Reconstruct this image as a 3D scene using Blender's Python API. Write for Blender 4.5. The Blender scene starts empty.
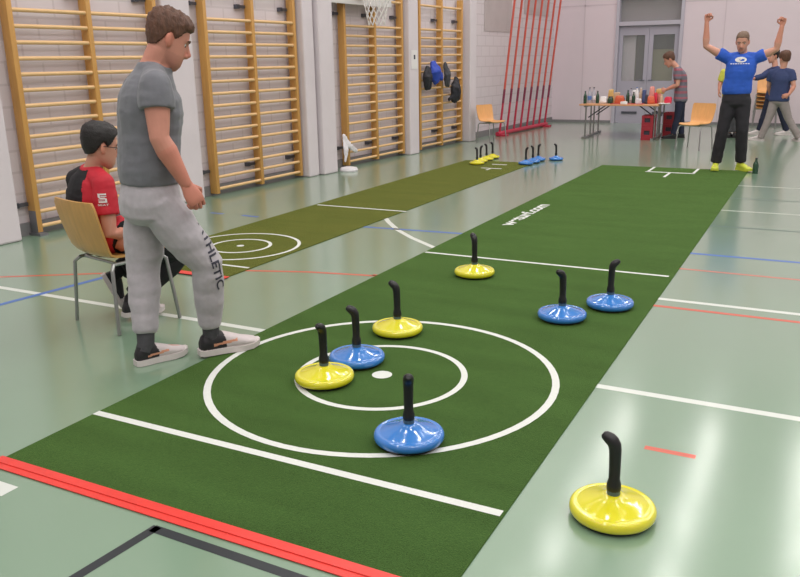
import bpy, bmesh, math, random
from mathutils import Vector, Matrix, noise
from mathutils.bvhtree import BVHTree
random.seed(7)
C = bpy.context.scene.collection
V = Vector
PI = math.pi
Z = V((0, 0, 1))

# ------------------------------------------------------------------ materials
def lin(c):
    return tuple((x / 12.92 if x <= 0.04045 else ((x + 0.055) / 1.055) ** 2.4) for x in c)

def rgb(r, g, b):
    return lin((r / 255, g / 255, b / 255)) + (1.0,)

def mat(name, col, rough=0.6, metal=0.0, var=0.0, vscale=8.0, bump=0.0, bscale=60.0, spec=0.5,
        stretch=None, tint=False, alpha=None, coat=0.0, sheen=0.0):
    m = bpy.data.materials.new(name)
    m.use_nodes = True
    nt = m.node_tree
    b = nt.nodes['Principled BSDF']
    b.inputs['Base Color'].default_value = col
    b.inputs['Roughness'].default_value = rough
    b.inputs['Metallic'].default_value = metal
    b.inputs['Specular IOR Level'].default_value = spec
    if coat: b.inputs['Coat Weight'].default_value = coat
    if sheen: b.inputs['Sheen Weight'].default_value = sheen
    tc = nt.nodes.new('ShaderNodeTexCoord')
    mp = nt.nodes.new('ShaderNodeMapping')
    nt.links.new(tc.outputs['Object'], mp.inputs['Vector'])
    if stretch: mp.inputs['Scale'].default_value = stretch
    out = None
    if var > 0:
        n = nt.nodes.new('ShaderNodeTexNoise')
        n.inputs['Scale'].default_value = vscale
        n.inputs['Detail'].default_value = 5
        nt.links.new(mp.outputs[0], n.inputs['Vector'])
        mr = nt.nodes.new('ShaderNodeMapRange')
        mr.inputs['From Min'].default_value = 0.25
        mr.inputs['From Max'].default_value = 0.75
        mr.inputs['To Min'].default_value = 1 - var
        mr.inputs['To Max'].default_value = 1 + var
        nt.links.new(n.outputs['Fac'], mr.inputs['Value'])
        mx = nt.nodes.new('ShaderNodeVectorMath')
        mx.operation = 'SCALE'
        mx.inputs[0].default_value = col[:3]
        nt.links.new(mr.outputs[0], mx.inputs['Scale'])
        out = mx.outputs[0]
    if tint:
        at = nt.nodes.new('ShaderNodeAttribute')
        at.attribute_name = 'tint'
        mu = nt.nodes.new('ShaderNodeVectorMath')
        mu.operation = 'MULTIPLY'
        nt.links.new(at.outputs['Color'], mu.inputs[0])
        if out: nt.links.new(out, mu.inputs[1])
        else: mu.inputs[1].default_value = col[:3]
        out = mu.outputs[0]
    if out: nt.links.new(out, b.inputs['Base Color'])
    if bump > 0:
        n2 = nt.nodes.new('ShaderNodeTexNoise')
        n2.inputs['Scale'].default_value = bscale
        n2.inputs['Detail'].default_value = 3
        nt.links.new(mp.outputs[0], n2.inputs['Vector'])
        bp = nt.nodes.new('ShaderNodeBump')
        bp.inputs['Strength'].default_value = bump
        bp.inputs['Distance'].default_value = 0.01
        nt.links.new(n2.outputs['Fac'], bp.inputs['Height'])
        nt.links.new(bp.outputs[0], b.inputs['Normal'])
    if alpha is not None:
        b.inputs['Alpha'].default_value = alpha
    return m

def glass_mat(name, col, rough=0.05):
    m = mat(name, col, rough)
    b = m.node_tree.nodes['Principled BSDF']
    b.inputs['Transmission Weight'].default_value = 0.85
    b.inputs['IOR'].default_value = 1.3
    return m

def turf_mat(name, ca, cb):
    m = mat(name, ca, 0.95, spec=0.1)
    nt = m.node_tree
    b = nt.nodes['Principled BSDF']
    tc = nt.nodes.new('ShaderNodeTexCoord')
    fine = nt.nodes.new('ShaderNodeTexNoise'); fine.inputs['Scale'].default_value = 260; fine.inputs['Detail'].default_value = 2
    big = nt.nodes.new('ShaderNodeTexNoise'); big.inputs['Scale'].default_value = 2.2; big.inputs['Detail'].default_value = 4
    mp = nt.nodes.new('ShaderNodeMapping'); mp.inputs['Scale'].default_value = (0.6, 2.5, 1)
    nt.links.new(tc.outputs['Object'], fine.inputs['Vector'])
    nt.links.new(tc.outputs['Object'], mp.inputs['Vector']); nt.links.new(mp.outputs[0], big.inputs['Vector'])
    add = nt.nodes.new('ShaderNodeMath'); add.operation = 'ADD'
    mul = nt.nodes.new('ShaderNodeMath'); mul.operation = 'MULTIPLY'; mul.inputs[1].default_value = 0.45
    nt.links.new(big.outputs['Fac'], mul.inputs[0])
    nt.links.new(mul.outputs[0], add.inputs[0]); nt.links.new(fine.outputs['Fac'], add.inputs[1])
    mr = nt.nodes.new('ShaderNodeMapRange'); mr.inputs['From Min'].default_value = 0.45; mr.inputs['From Max'].default_value = 1.05
    nt.links.new(add.outputs[0], mr.inputs['Value'])
    mx = nt.nodes.new('ShaderNodeMix'); mx.data_type = 'RGBA'
    mx.inputs['A'].default_value = ca; mx.inputs['B'].default_value = cb
    nt.links.new(mr.outputs[0], mx.inputs['Factor'])
    nt.links.new(mx.outputs['Result'], b.inputs['Base Color'])
    bp = nt.nodes.new('ShaderNodeBump'); bp.inputs['Strength'].default_value = 0.7; bp.inputs['Distance'].default_value = 0.006
    nt.links.new(fine.outputs['Fac'], bp.inputs['Height']); nt.links.new(bp.outputs[0], b.inputs['Normal'])
    b.inputs['Sheen Weight'].default_value = 0.45
    b.inputs['Sheen Tint'].default_value = rgb(150, 190, 90)
    return m

def brick_mat(name, ca, cb, mortar, sc, w, h):
    m = mat(name, ca, 0.8, spec=0.2)
    nt = m.node_tree; b = nt.nodes['Principled BSDF']
    tc = nt.nodes.new('ShaderNodeTexCoord')
    sx = nt.nodes.new('ShaderNodeSeparateXYZ'); cb_ = nt.nodes.new('ShaderNodeCombineXYZ')
    nt.links.new(tc.outputs['Object'], sx.inputs[0])
    nt.links.new(sx.outputs['Y'], cb_.inputs['X']); nt.links.new(sx.outputs['Z'], cb_.inputs['Y'])
    br = nt.nodes.new('ShaderNodeTexBrick')
    br.inputs['Color1'].default_value = ca; br.inputs['Color2'].default_value = cb; br.inputs['Mortar'].default_value = mortar
    br.inputs['Scale'].default_value = sc; br.inputs['Mortar Size'].default_value = 0.012
    br.inputs['Brick Width'].default_value = w; br.inputs['Row Height'].default_value = h
    nt.links.new(cb_.outputs[0], br.inputs['Vector'])
    nt.links.new(br.outputs['Color'], b.inputs['Base Color'])
    return m

def floor_mat():
    m = mat('floor_green', rgb(124, 152, 128), 0.28, var=0.05, vscale=0.7, spec=0.5)
    b = m.node_tree.nodes['Principled BSDF']
    b.inputs['Coat Weight'].default_value = 0.9
    b.inputs['Coat Roughness'].default_value = 0.15
    return m

M = dict(
    floor=floor_mat(),
    white_line=mat('white_line_paint', rgb(212, 217, 211), 0.35),
    red_line=mat('red_line_paint', rgb(205, 95, 75), 0.35),
    redthin=mat('faded_red_line_paint', rgb(196, 118, 102), 0.35),
    blue_line=mat('blue_line_paint', rgb(70, 112, 185), 0.35),
    black_line=mat('black_line_paint', rgb(40, 46, 50), 0.35),
    dkgreen_line=mat('dark_line_paint', rgb(85, 110, 100), 0.35),
    pale_line=mat('pale_line_paint', rgb(178, 188, 176), 0.35),
    turf=turf_mat('green_turf', rgb(32, 54, 26), rgb(68, 100, 52)),
    turf2=turf_mat('olive_turf', rgb(64, 62, 24), rgb(100, 94, 44)),
    turf_white=mat('white_turf_line', rgb(214, 217, 212), 0.8, var=0.05, vscale=90),
    tape=mat('red_tape', rgb(226, 62, 54), 0.35, var=0.08, vscale=14, bump=0.15, bscale=25),
    wall=brick_mat('pale_block_wall', rgb(216, 207, 211), rgb(213, 203, 208), rgb(203, 193, 197), 1.0, 0.4, 0.2),
    pillar=mat('pale_concrete', rgb(218, 209, 214), 0.75, var=0.04, vscale=3, spec=0.25),
    back=mat('lilac_plaster', rgb(218, 204, 211), 0.75, var=0.02, vscale=1.5, spec=0.25),
    seam=mat('wall_seam', rgb(205, 191, 198), 0.8),
    patch=mat('grey_wall_patch', rgb(188, 177, 178), 0.8, var=0.05, vscale=4),
    base=mat('grey_skirting', rgb(128, 126, 128), 0.6),
    ceil=mat('white_ceiling', rgb(206, 202, 200), 0.8),
    pine=mat('pine_wood', rgb(200, 150, 82), 0.45, var=0.10, vscale=6, stretch=(6, 6, 0.6)),
    rung=mat('pale_rung_wood', rgb(226, 186, 134), 0.4, var=0.08, vscale=10, stretch=(6, 0.8, 6)),
    ply=mat('beech_plywood', rgb(206, 156, 88), 0.38, var=0.10, vscale=7, stretch=(1, 5, 1), coat=0.2),
    ply_far=mat('light_beech_plywood', rgb(226, 168, 106), 0.4, var=0.06, vscale=6, stretch=(1, 5, 1)),
    chrome=mat('grey_chair_steel', rgb(158, 160, 158), 0.3, metal=0.8),
    steel=mat('dark_grey_metal', rgb(92, 94, 104), 0.4, metal=0.5),
    shoe_steel=mat('grey_foot_metal', rgb(130, 130, 134), 0.4, metal=0.5),
    yellow=mat('yellow_gloss_plastic', rgb(224, 216, 36), 0.14, spec=0.6, coat=0.8),
    blue=mat('blue_gloss_plastic', rgb(54, 126, 206), 0.14, spec=0.6, coat=0.8),
    black=mat('black_rubber', rgb(24, 24, 26), 0.4, spec=0.5),
    collar=mat('grey_blue_collar', rgb(78, 104, 118), 0.35),
    skin=mat('fair_skin', rgb(206, 144, 126), 0.55, var=0.06, vscale=14, tint=True, spec=0.35),
    skin2=mat('light_skin', rgb(206, 152, 132), 0.55, var=0.05, vscale=14, tint=True, spec=0.35),
    hair=mat('brown_hair', rgb(92, 60, 44), 0.6, var=0.35, vscale=60, bump=0.6, bscale=120, stretch=(1, 1, 0.35)),
    hair_dark=mat('black_hair', rgb(26, 22, 22), 0.5, var=0.3, vscale=60, bump=0.5, bscale=120),
    hair_grey=mat('greying_short_hair', rgb(116, 94, 78), 0.7, var=0.25, vscale=90, bump=0.3, bscale=150),
    eye=mat('eye_white', rgb(215, 210, 205), 0.2),
    iris=mat('dark_iris', rgb(45, 38, 34), 0.2),
    grey_shirt=mat('grey_jersey', rgb(113, 114, 121), 0.85, var=0.10, vscale=16, bump=0.25, bscale=14, sheen=0.2),
    jogger=mat('heather_grey_fleece', rgb(180, 175, 181), 0.9, var=0.06, vscale=40, bump=0.3, bscale=13, sheen=0.2),
    sock=mat('charcoal_knit', rgb(72, 72, 76), 0.9, var=0.15, vscale=60),
    white_shoe=mat('white_shoe_mesh', rgb(206, 196, 196), 0.6, var=0.06, vscale=30),
    black_shoe=mat('black_shoe_panel', rgb(34, 32, 36), 0.6),
    sole=mat('off_white_rubber', rgb(214, 206, 204), 0.5),
    coral=mat('coral_stripe', rgb(214, 150, 122), 0.5),
    red_shirt=mat('red_jersey', rgb(196, 34, 52), 0.7, var=0.08, vscale=14, bump=0.2, bscale=16),
    black_shirt=mat('black_jersey', rgb(28, 27, 31), 0.8, var=0.1, vscale=14, bump=0.2, bscale=16),
    black_pants=mat('black_trousers', rgb(22, 22, 25), 0.85, var=0.15, vscale=12, bump=0.25, bscale=14),
    blue_shirt=mat('royal_blue_cotton', rgb(44, 92, 196), 0.8, var=0.1, vscale=12, bump=0.2, bscale=12),
    dark_jeans=mat('charcoal_denim', rgb(42, 40, 46), 0.85, var=0.15, vscale=12, bump=0.25, bscale=12),
    neon=mat('lime_yellow_shoe', rgb(204, 214, 70), 0.5),
    navy=mat('navy_cotton', rgb(52, 64, 104), 0.85, var=0.1, vscale=12, bump=0.2, bscale=12),
    navy_dark=mat('dark_navy_denim', rgb(36, 40, 62), 0.85, var=0.12, vscale=12),
    taupe=mat('grey_taupe_cotton', rgb(150, 140, 138), 0.85, var=0.08, vscale=12),
    stripe_grey=mat('slate_grey_cotton', rgb(112, 108, 120), 0.85, var=0.1, vscale=12),
    stripe_red=mat('faded_red_cotton', rgb(158, 92, 106), 0.85, var=0.1, vscale=12),
    lime_shirt=mat('lime_cotton', rgb(206, 206, 84), 0.8),
    ink_white=mat('white_print', rgb(228, 226, 226), 0.7),
    ink_dark=mat('dark_print', rgb(62, 62, 74), 0.7),
    door=mat('grey_blue_door_paint', rgb(172, 168, 182), 0.5),
    door_frame=mat('pale_grey_frame_paint', rgb(184, 180, 192), 0.5),
    glass=mat('door_glass', rgb(200, 205, 205), 0.06, alpha=0.14),
    olive=mat('olive_interior', rgb(140, 134, 104), 0.7),
    brown_dark=mat('dark_brown_interior', rgb(82, 74, 76), 0.7),
    transom=mat('dim_interior', rgb(146, 136, 138), 0.6),
    curtain=mat('pale_curtain', rgb(190, 182, 188), 0.8),
    table_top=mat('birch_table_top', rgb(214, 158, 116), 0.4),
    red_plastic=mat('red_crate_plastic', rgb(160, 40, 54), 0.4),
    red_pole=mat('orange_red_lacquer', rgb(206, 92, 78), 0.4),
    crimson=mat('crimson_lacquer', rgb(186, 46, 72), 0.4),
    plum=mat('plum_wrap', rgb(128, 44, 72), 0.6),
    green_glass=mat('green_bottle_glass', rgb(44, 74, 56), 0.15),
    clear=mat('clear_bottle_plastic', rgb(196, 196, 208), 0.15, alpha=0.6),
    label_blue=mat('blue_label', rgb(96, 132, 196), 0.5),
    cap_dark=mat('dark_cap', rgb(60, 56, 70), 0.5),
    white_pl=mat('white_plastic', rgb(232, 228, 228), 0.5),
    orange_pl=mat('orange_red_pack', rgb(214, 104, 70), 0.5, var=0.1, vscale=20),
    pink_pl=mat('pink_pack', rgb(228, 150, 140), 0.5),
    yellow_pl=mat('yellow_pack', rgb(210, 172, 104), 0.5),
    navy_pl=mat('navy_pack', rgb(70, 84, 130), 0.5),
    beige=mat('beige_carton', rgb(206, 178, 150), 0.6),
    crimson_pl=mat('crimson_pack', rgb(214, 44, 72), 0.5),
    tray=mat('dark_red_tray', rgb(178, 66, 54), 0.4),
    jacket_blue=mat('blue_jacket_nylon', rgb(42, 72, 178), 0.6, bump=0.4, bscale=12),
    jacket_dark=mat('black_jacket_nylon', rgb(34, 34, 42), 0.65, bump=0.4, bscale=12),
    jacket_grey=mat('charcoal_jacket', rgb(66, 66, 72), 0.75, bump=0.4, bscale=12),
    net=mat('white_net_cord', rgb(232, 228, 226), 0.8),
    rim_red=mat('red_rim_steel', rgb(200, 52, 58), 0.4),
    sheet=mat('translucent_white_sheet', rgb(226, 222, 226), 0.4, bump=0.3, bscale=15),
)

# ------------------------------------------------------------------ mesh helpers
def tag(o, label=None, cat=None, group=None, kind=None):
    if label: o['label'] = label
    if cat: o['category'] = cat
    if group: o['group'] = group
    if kind: o['kind'] = kind
    return o

def empty(name, loc=(0, 0, 0), rz=0.0, scale=1.0):
    o = bpy.data.objects.new(name, None)
    C.objects.link(o)
    o.location = loc
    o.rotation_euler = (0, 0, rz)
    o.scale = (scale,) * 3
    o.empty_display_size = 0.1
    return o

def obj(name, bm, mats, parent=None, smooth=True, loc=None, rz=0.0):
    bmesh.ops.recalc_face_normals(bm, faces=bm.faces[:])
    me = bpy.data.meshes.new(name)
    bm.to_mesh(me)
    bm.free()
    if not isinstance(mats, (list, tuple)): mats = [mats]
    for m in mats: me.materials.append(m)
    if smooth:
        me.shade_smooth()
        me.set_sharp_from_angle(angle=math.radians(38))
    o = bpy.data.objects.new(name, me)
    C.objects.link(o)
    if parent: o.parent = parent
    if loc is not None: o.location = loc
    o.rotation_euler = (0, 0, rz)
    return o

def nb(): return bmesh.new()

def box(bm, c, s, R=None, bev=0.0, mi=0):
    c = V(c); hx, hy, hz = s[0] / 2, s[1] / 2, s[2] / 2
    vs = []
    for x in (-hx, hx):
        for y in (-hy, hy):
            for z in (-hz, hz):
                p = V((x, y, z))
                if R: p = R @ p
                vs.append(bm.verts.new(c + p))
    fs = [(0, 1, 3, 2), (4, 6, 7, 5), (0, 4, 5, 1), (2, 3, 7, 6), (0, 2, 6, 4), (1, 5, 7, 3)]
    faces = [bm.faces.new([vs[i] for i in f]) for f in fs]
    for f in faces: f.material_index = mi
    if bev > 0:
        es = list({e for f in faces for e in f.edges})
        r = bmesh.ops.bevel(bm, geom=es, offset=bev, segments=2, affect='EDGES', profile=0.5)
        for f in r['faces']: f.material_index = mi

def ring_pts(c, ax, ay, a, b, n=20, p=1.0):
    out = []
    for i in range(n):
        t = 2 * PI * i / n
        ct, st = math.cos(t), math.sin(t)
        if p != 1.0:
            ct = math.copysign(abs(ct) ** p, ct); st = math.copysign(abs(st) ** p, st)
        out.append(c + ax * (a * ct) + ay * (b * st))
    return out

def loft(bm, rings, cap=True, mi=0):
    R = [[bm.verts.new(p) for p in r] for r in rings]
    n = len(R[0])
    for i in range(len(R) - 1):
        for j in range(n):
            f = bm.faces.new((R[i][j], R[i][(j + 1) % n], R[i + 1][(j + 1) % n], R[i + 1][j]))
            f.material_index = mi
    if cap:
        bm.faces.new(R[0][::-1]).material_index = mi
        bm.faces.new(R[-1]).material_index = mi
    return R

def tube(bm, pts, rad, n=8, mi=0, flat=1.0, ref=None, round_ends=False):
    pts = [V(p) for p in pts]
    if not isinstance(rad, (list, tuple)): rad = [rad] * len(pts)
    rad = list(rad)
    if round_ends:
        d0 = (pts[0] - pts[1]).normalized(); d1 = (pts[-1] - pts[-2]).normalized()
        r0, r1 = rad[0], rad[-1]
        pts = [pts[0] + d0 * r0 * 0.85, pts[0] + d0 * r0 * 0.5] + pts + [pts[-1] + d1 * r1 * 0.5, pts[-1] + d1 * r1 * 0.85]
        rad = [r0 * 0.45, r0 * 0.85] + rad + [r1 * 0.85, r1 * 0.45]
    rings = []
    prev = None
    for i, p in enumerate(pts):
        a = pts[max(0, i - 1)]; b = pts[min(len(pts) - 1, i + 1)]
        t = (b - a).normalized()
        if prev is None:
            u = V(ref) if ref is not None else (V((0, 0, 1)) if abs(t.z) < 0.9 else V((1, 0, 0)))
        else:
            u = prev
        u = (u - t * u.dot(t)).normalized()
        prev = u
        w = t.cross(u)
        rings.append(ring_pts(p, u, w, rad[i], rad[i] * flat, n))
    return loft(bm, rings, mi=mi)

def lathe(bm, prof, n=32, c=(0, 0, 0), mi=0, R=None):
    c = V(c)
    rings = []
    for r, z in prof:
        rr = max(r, 1e-4)
        ring = [V((rr * math.cos(2 * PI * i / n), rr * math.sin(2 * PI * i / n), z)) for i in range(n)]
        if R: ring = [R @ p for p in ring]
        rings.append([c + p for p in ring])
    loft(bm, rings, mi=mi)

def ellipsoid(bm, c, r, R=None, n=16, m=10, mi=0):
    prof = []
    c = V(c)
    rings = []
    for i in range(m + 1):
        a = -PI / 2 + PI * i / m
        a = max(-PI / 2 + 0.08, min(PI / 2 - 0.08, a))
        ring = []
        for j in range(n):
            t = 2 * PI * j / n
            p = V((r[0] * math.cos(a) * math.cos(t), r[1] * math.cos(a) * math.sin(t), r[2] * math.sin(a)))
            if R: p = R @ p
            ring.append(c + p)
        rings.append(ring)
    loft(bm, rings, mi=mi)

def strip(bm, pts, w, z, mi=0, closed=False):
    pts = [V((p[0], p[1], 0)) for p in pts]
    n = len(pts)
    L, Rr = [], []
    for i in range(n):
        if closed:
            a, b = pts[i - 1], pts[(i + 1) % n]
        else:
            a, b = pts[max(0, i - 1)], pts[min(n - 1, i + 1)]
        t = (b - a).normalized(); nn = V((-t.y, t.x, 0))
        L.append(bm.verts.new(pts[i] + nn * w / 2 + Z * z)); Rr.append(bm.verts.new(pts[i] - nn * w / 2 + Z * z))
    for i in range(n if closed else n - 1):
        j = (i + 1) % n
        f = bm.faces.new((L[i], Rr[i], Rr[j], L[j])); f.material_index = mi

def circ(cx, cy, r, n=72): return [(cx + r * math.cos(2 * PI * i / n), cy + r * math.sin(2 * PI * i / n)) for i in range(n)]

def finish(bm, voxel, smooth=3):
    """joined closed pieces -> one continuous surface; returns a new bmesh"""
    bmesh.ops.recalc_face_normals(bm, faces=bm.faces[:])
    me = bpy.data.meshes.new('t'); bm.to_mesh(me); bm.free()
    o = bpy.data.objects.new('t', me); C.objects.link(o)
    r = o.modifiers.new('r', 'REMESH'); r.mode = 'VOXEL'; r.voxel_size = voxel
    if smooth:
        s = o.modifiers.new('s', 'SMOOTH'); s.iterations = smooth; s.factor = 0.5
    dg = bpy.context.evaluated_depsgraph_get(); dg.update()
    ev = o.evaluated_get(dg)
    me2 = bpy.data.meshes.new_from_object(ev)
    bpy.data.objects.remove(o); bpy.data.meshes.remove(me)
    out = bmesh.new(); out.from_mesh(me2); bpy.data.meshes.remove(me2)
    return out

def wrinkle(bm, amp, scale, seed=0.0, stretch=(1, 1, 1)):
    bm.normal_update()
    for v in bm.verts:
        p = V((v.co.x * stretch[0], v.co.y * stretch[1], v.co.z * stretch[2])) * scale + V((seed, seed * 1.7, seed * 0.3))
        d = noise.noise(p) + 0.5 * noise.noise(p * 2.1)
        v.co += v.normal * (amp * d)

def text_mesh(s, size=1.0, bold=0.0):
    cu = bpy.data.curves.new('t', 'FONT'); cu.body = s; cu.size = size; cu.offset = bold
    o = bpy.data.objects.new('t', cu); C.objects.link(o)
    dg = bpy.context.evaluated_depsgraph_get(); dg.update()
    me = bpy.data.meshes.new_from_object(o.evaluated_get(dg))
    bm = bmesh.new(); bm.from_mesh(me)
    bpy.data.objects.remove(o); bpy.data.meshes.remove(me)
    return bm

def fit_box(bm, w, h):
    xs = [v.co.x for v in bm.verts]; ys = [v.co.y for v in bm.verts]
    x0, x1, y0, y1 = min(xs), max(xs), min(ys), max(ys)
    for v in bm.verts:
        v.co.x = (v.co.x - x0) / (x1 - x0) * w; v.co.y = (v.co.y - y0) / (y1 - y0) * h; v.co.z = 0
    return bm

def decal(bm2, origin, ux, uy, ray, targets, off=0.003, cut=0.012):
    """lay a flat print (x,y in metres) on a surface by sending rays along `ray`"""
    bmesh.ops.triangulate(bm2, faces=bm2.faces[:])
    for _ in range(5):
        es = [e for e in bm2.edges if e.calc_length() > cut]
        if not es: break
        bmesh.ops.subdivide_edges(bm2, edges=es, cuts=1)
        bmesh.ops.triangulate(bm2, faces=[f for f in bm2.faces if len(f.verts) > 3])
    trees = []
    for t in targets:
        b = bmesh.new(); b.from_mesh(t.data); trees.append(BVHTree.FromBMesh(b)); b.free()
    ray = V(ray).normalized()
    for v in bm2.verts: v.tag = False
    for v in bm2.verts:
        p = V(origin) + V(ux) * v.co.x + V(uy) * v.co.y
        best = None
        for t in trees:
            hit = t.ray_cast(p - ray * 0.5, ray, 1.2)
            if hit[0] is not None and (best is None or hit[3] < best[3]): best = hit
        if best: v.co = best[0] - ray * off
        else: v.co = p; v.tag = True
    bmesh.ops.delete(bm2, geom=[v for v in bm2.verts if v.tag], context='VERTS')
    return bm2

# ------------------------------------------------------------------ camera (fitted to the lane geometry)
F_PX, YAW, PIT, ROL = 803.848, -0.481830, 0.276843, -0.018168
H = 1.556
cy, sy = math.cos(YAW), math.sin(YAW)
fw = V((sy * math.cos(PIT), cy * math.cos(PIT), -math.sin(PIT)))
rt = V((cy, -sy, 0)); up = rt.cross(fw)
c_, s_ = math.cos(ROL), math.sin(ROL)
rt, up = rt * c_ + up * s_, up * c_ - rt * s_
cam_d = bpy.data.cameras.new('camera')
cam_d.sensor_width = 36; cam_d.lens = F_PX / 800 * 36; cam_d.clip_start = 0.05; cam_d.clip_end = 200
cam = bpy.data.objects.new('camera', cam_d); C.objects.link(cam)
Mx = Matrix.Identity(4)
for i in range(3):
    Mx[i][0], Mx[i][1], Mx[i][2] = rt[i], up[i], -fw[i]
Mx[2][3] = H
cam.matrix_world = Mx
bpy.context.scene.camera = cam

def ray_of(px, py): return ((px - 400) / F_PX * rt - (py - 288.5) / F_PX * up + fw)
def G(px, py, z=0.0):
    d = ray_of(px, py); k = (z - H) / d.z
    return V((0, 0, H)) + d * k

class Frame:
    """upright plane through a standing place, facing the viewer: measures a figure's joints"""
    def __init__(s, x, y):
        s.O = V((x, y, 0)); s.n = V((x, y, 0)).normalized(); s.e = V((s.n.y, -s.n.x, 0))
    def at(s, px, py, d=0.0):
        r = ray_of(px, py)
        k = ((s.O + s.n * d).dot(s.n)) / r.dot(s.n)
        return V((0, 0, H)) + r * k

# ------------------------------------------------------------------ the hall
LW_X, LW_Y, LW_R = -6.55, 5.1, -math.atan(0.04)      # line of the wall-bar fronts along the left wall
LWM = Matrix.Translation((LW_X, LW_Y, 0)) @ Matrix.Rotation(LW_R, 4, 'Z')
def LW(d, t, z=0.0): return LWM @ V((d, t - LW_Y, z))

BY = 20.0
bm = nb()
f = [bm.verts.new(p) for p in ((-7.2, -8, 0), (9, -8, 0), (9, BY + .1, 0), (-7.2, BY + .1, 0))]
bm.faces.new(f)
FM = [M['floor'], M['white_line'], M['red_line'], M['blue_line'], M['black_line'], M['dkgreen_line'], M['pale_line'], M['redthin']]
z0 = 0.0006
strip(bm, [(-6.3, 3.69), (8, 3.69)], 0.05, z0, 1)
strip(bm, [(-0.9, 5.33), (8, 5.33)], 0.05, z0, 1)
strip(bm, [(-2.9, 5.10), (-0.9, 5.16), (8, 5.17)], 0.04, z0, 2)
strip(bm, [(-6.2, 3.62), (-5.52, 3.89), (-4.87, 4.29), (-4.3, 4.62), (-3.9, 4.81), (-3.4, 4.98), (-2.8, 5.10)], 0.035, z0, 2)
strip(bm, [(-0.9, 6.20), (8, 6.20)], 0.035, z0, 7)
strip(bm, [(-3.9, 6.66), (-2.8, 6.74), (8, 6.76)], 0.05, z0, 3)
strip(bm, [(-5.80, 6.69), (-5.62, 6.69)], 0.05, z0, 3)
strip(bm, [(-5.38, 6.70), (-5.16, 6.69)], 0.05, z0, 3)
strip(bm, [(-4.96, 2.6), (-4.85, 3.39), (-4.75, 4.23), (-4.72, 4.5)], 0.05, z0 * 1.5, 3)
for y in (7.97, 9.66): strip(bm, [(-0.9, y), (8, y)], 0.04, z0, 5)
for y in (8.84, 10.64): strip(bm, [(-0.9, y), (8, y)], 0.045, z0, 6)
strip(bm, [(-0.51, 3.13), (-0.31, 3.13)], 0.034, z0, 2)
strip(bm, [(-1.985, 1.1), (-1.945, 1.47), (-1.915, 1.80)], 0.04, z0, 4)
strip(bm, [(-1.925, 1.785), (-0.5, 1.76)], 0.04, z0, 4)
strip(bm, [(-2.95, 1.735), (-2.60, 1.735)], 0.075, z0, 1)
strip(bm, [(-3.9, 7.16), (-3.76, 6.97), (-3.5, 6.66), (-3.21, 6.39), (-2.84, 6.10)], 0.05, z0, 1)
tag(obj('floor', bm, FM, smooth=False), kind='structure')

bm = nb(); box(bm, (0.9, 6, 7.15), (17, 28.4, 0.2)); tag(obj('ceiling', bm, M['ceil'], smooth=False), kind='structure')
bm = nb(); box(bm, (-0.24, 6.0, 3.5), (0.2, 29, 7.2))
tag(obj('wall_left', bm, M['wall'], smooth=False, loc=(LW_X, LW_Y, 0), rz=LW_R), kind='structure')
bm = nb()
for (a, b, c, d) in ((-7.0, 0, -4.59, 7.2), (-3.07, 0, 9.0, 7.2), (-4.59, 3.05, -3.07, 7.2)):
    box(bm, ((a + c) / 2, BY + .1, (b + d) / 2), (c - a, 0.2, d - b))
for x in (-5.35, -2.2, 0.6, 3.4): box(bm, (x, BY - 0.001, 3.5), (0.02, 0.006, 7), mi=1)
for (a, b) in ((-6.2, -4.59), (-3.07, 8.9)): box(bm, ((a + b) / 2, BY - 0.001, 2.72), (b - a, 0.006, 0.03), mi=1)
tag(obj('wall_back', bm, [M['back'], M['seam']], smooth=False), kind='structure')
bm = nb(); box(bm, (9.0, 6, 3.5), (0.2, 28.4, 7.2)); tag(obj('wall_right', bm, M['back'], smooth=False), kind='structure')
bm = nb(); box(bm, (0.9, -8.0, 3.5), (17, 0.2, 7.2)); tag(obj('wall_front', bm, M['back'], smooth=False), kind='structure')
bm = nb(); box(bm, (-0.125, 6, 0.06), (0.03, 28, 0.12)); tag(obj('baseboard_left', bm, M['base'], smooth=False, loc=(LW_X, LW_Y, 0), rz=LW_R), kind='structure')
bm = nb()
for (a, b) in ((-6.2, -4.62), (-3.04, 8.9)): box(bm, ((a + b) / 2, BY - 0.012, 0.03), (b - a, 0.024, 0.06))
tag(obj('baseboard_back', bm, M['base'], smooth=False), kind='structure')
# pilasters along the left wall: (t0, t1, how far they stand out past the bars)
for t0, t1, d in ((4.3, 4.88, 0.06), (6.98, 7.42, -0.03), (9.40, 9.64, 0.08), (9.68, 10.02, 0.14), (12.30, 12.62, 0.09), (14.70, 14.98, 0.08)):
    bm = nb(); box(bm, ((d - 0.16) / 2, (t0 + t1) / 2 - LW_Y, 3.5), (d + 0.16, t1 - t0, 7.0), bev=0.02)
    tag(obj('pillar', bm, M['pillar'], smooth=False, loc=(LW_X, LW_Y, 0), rz=LW_R), kind='structure')

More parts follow.
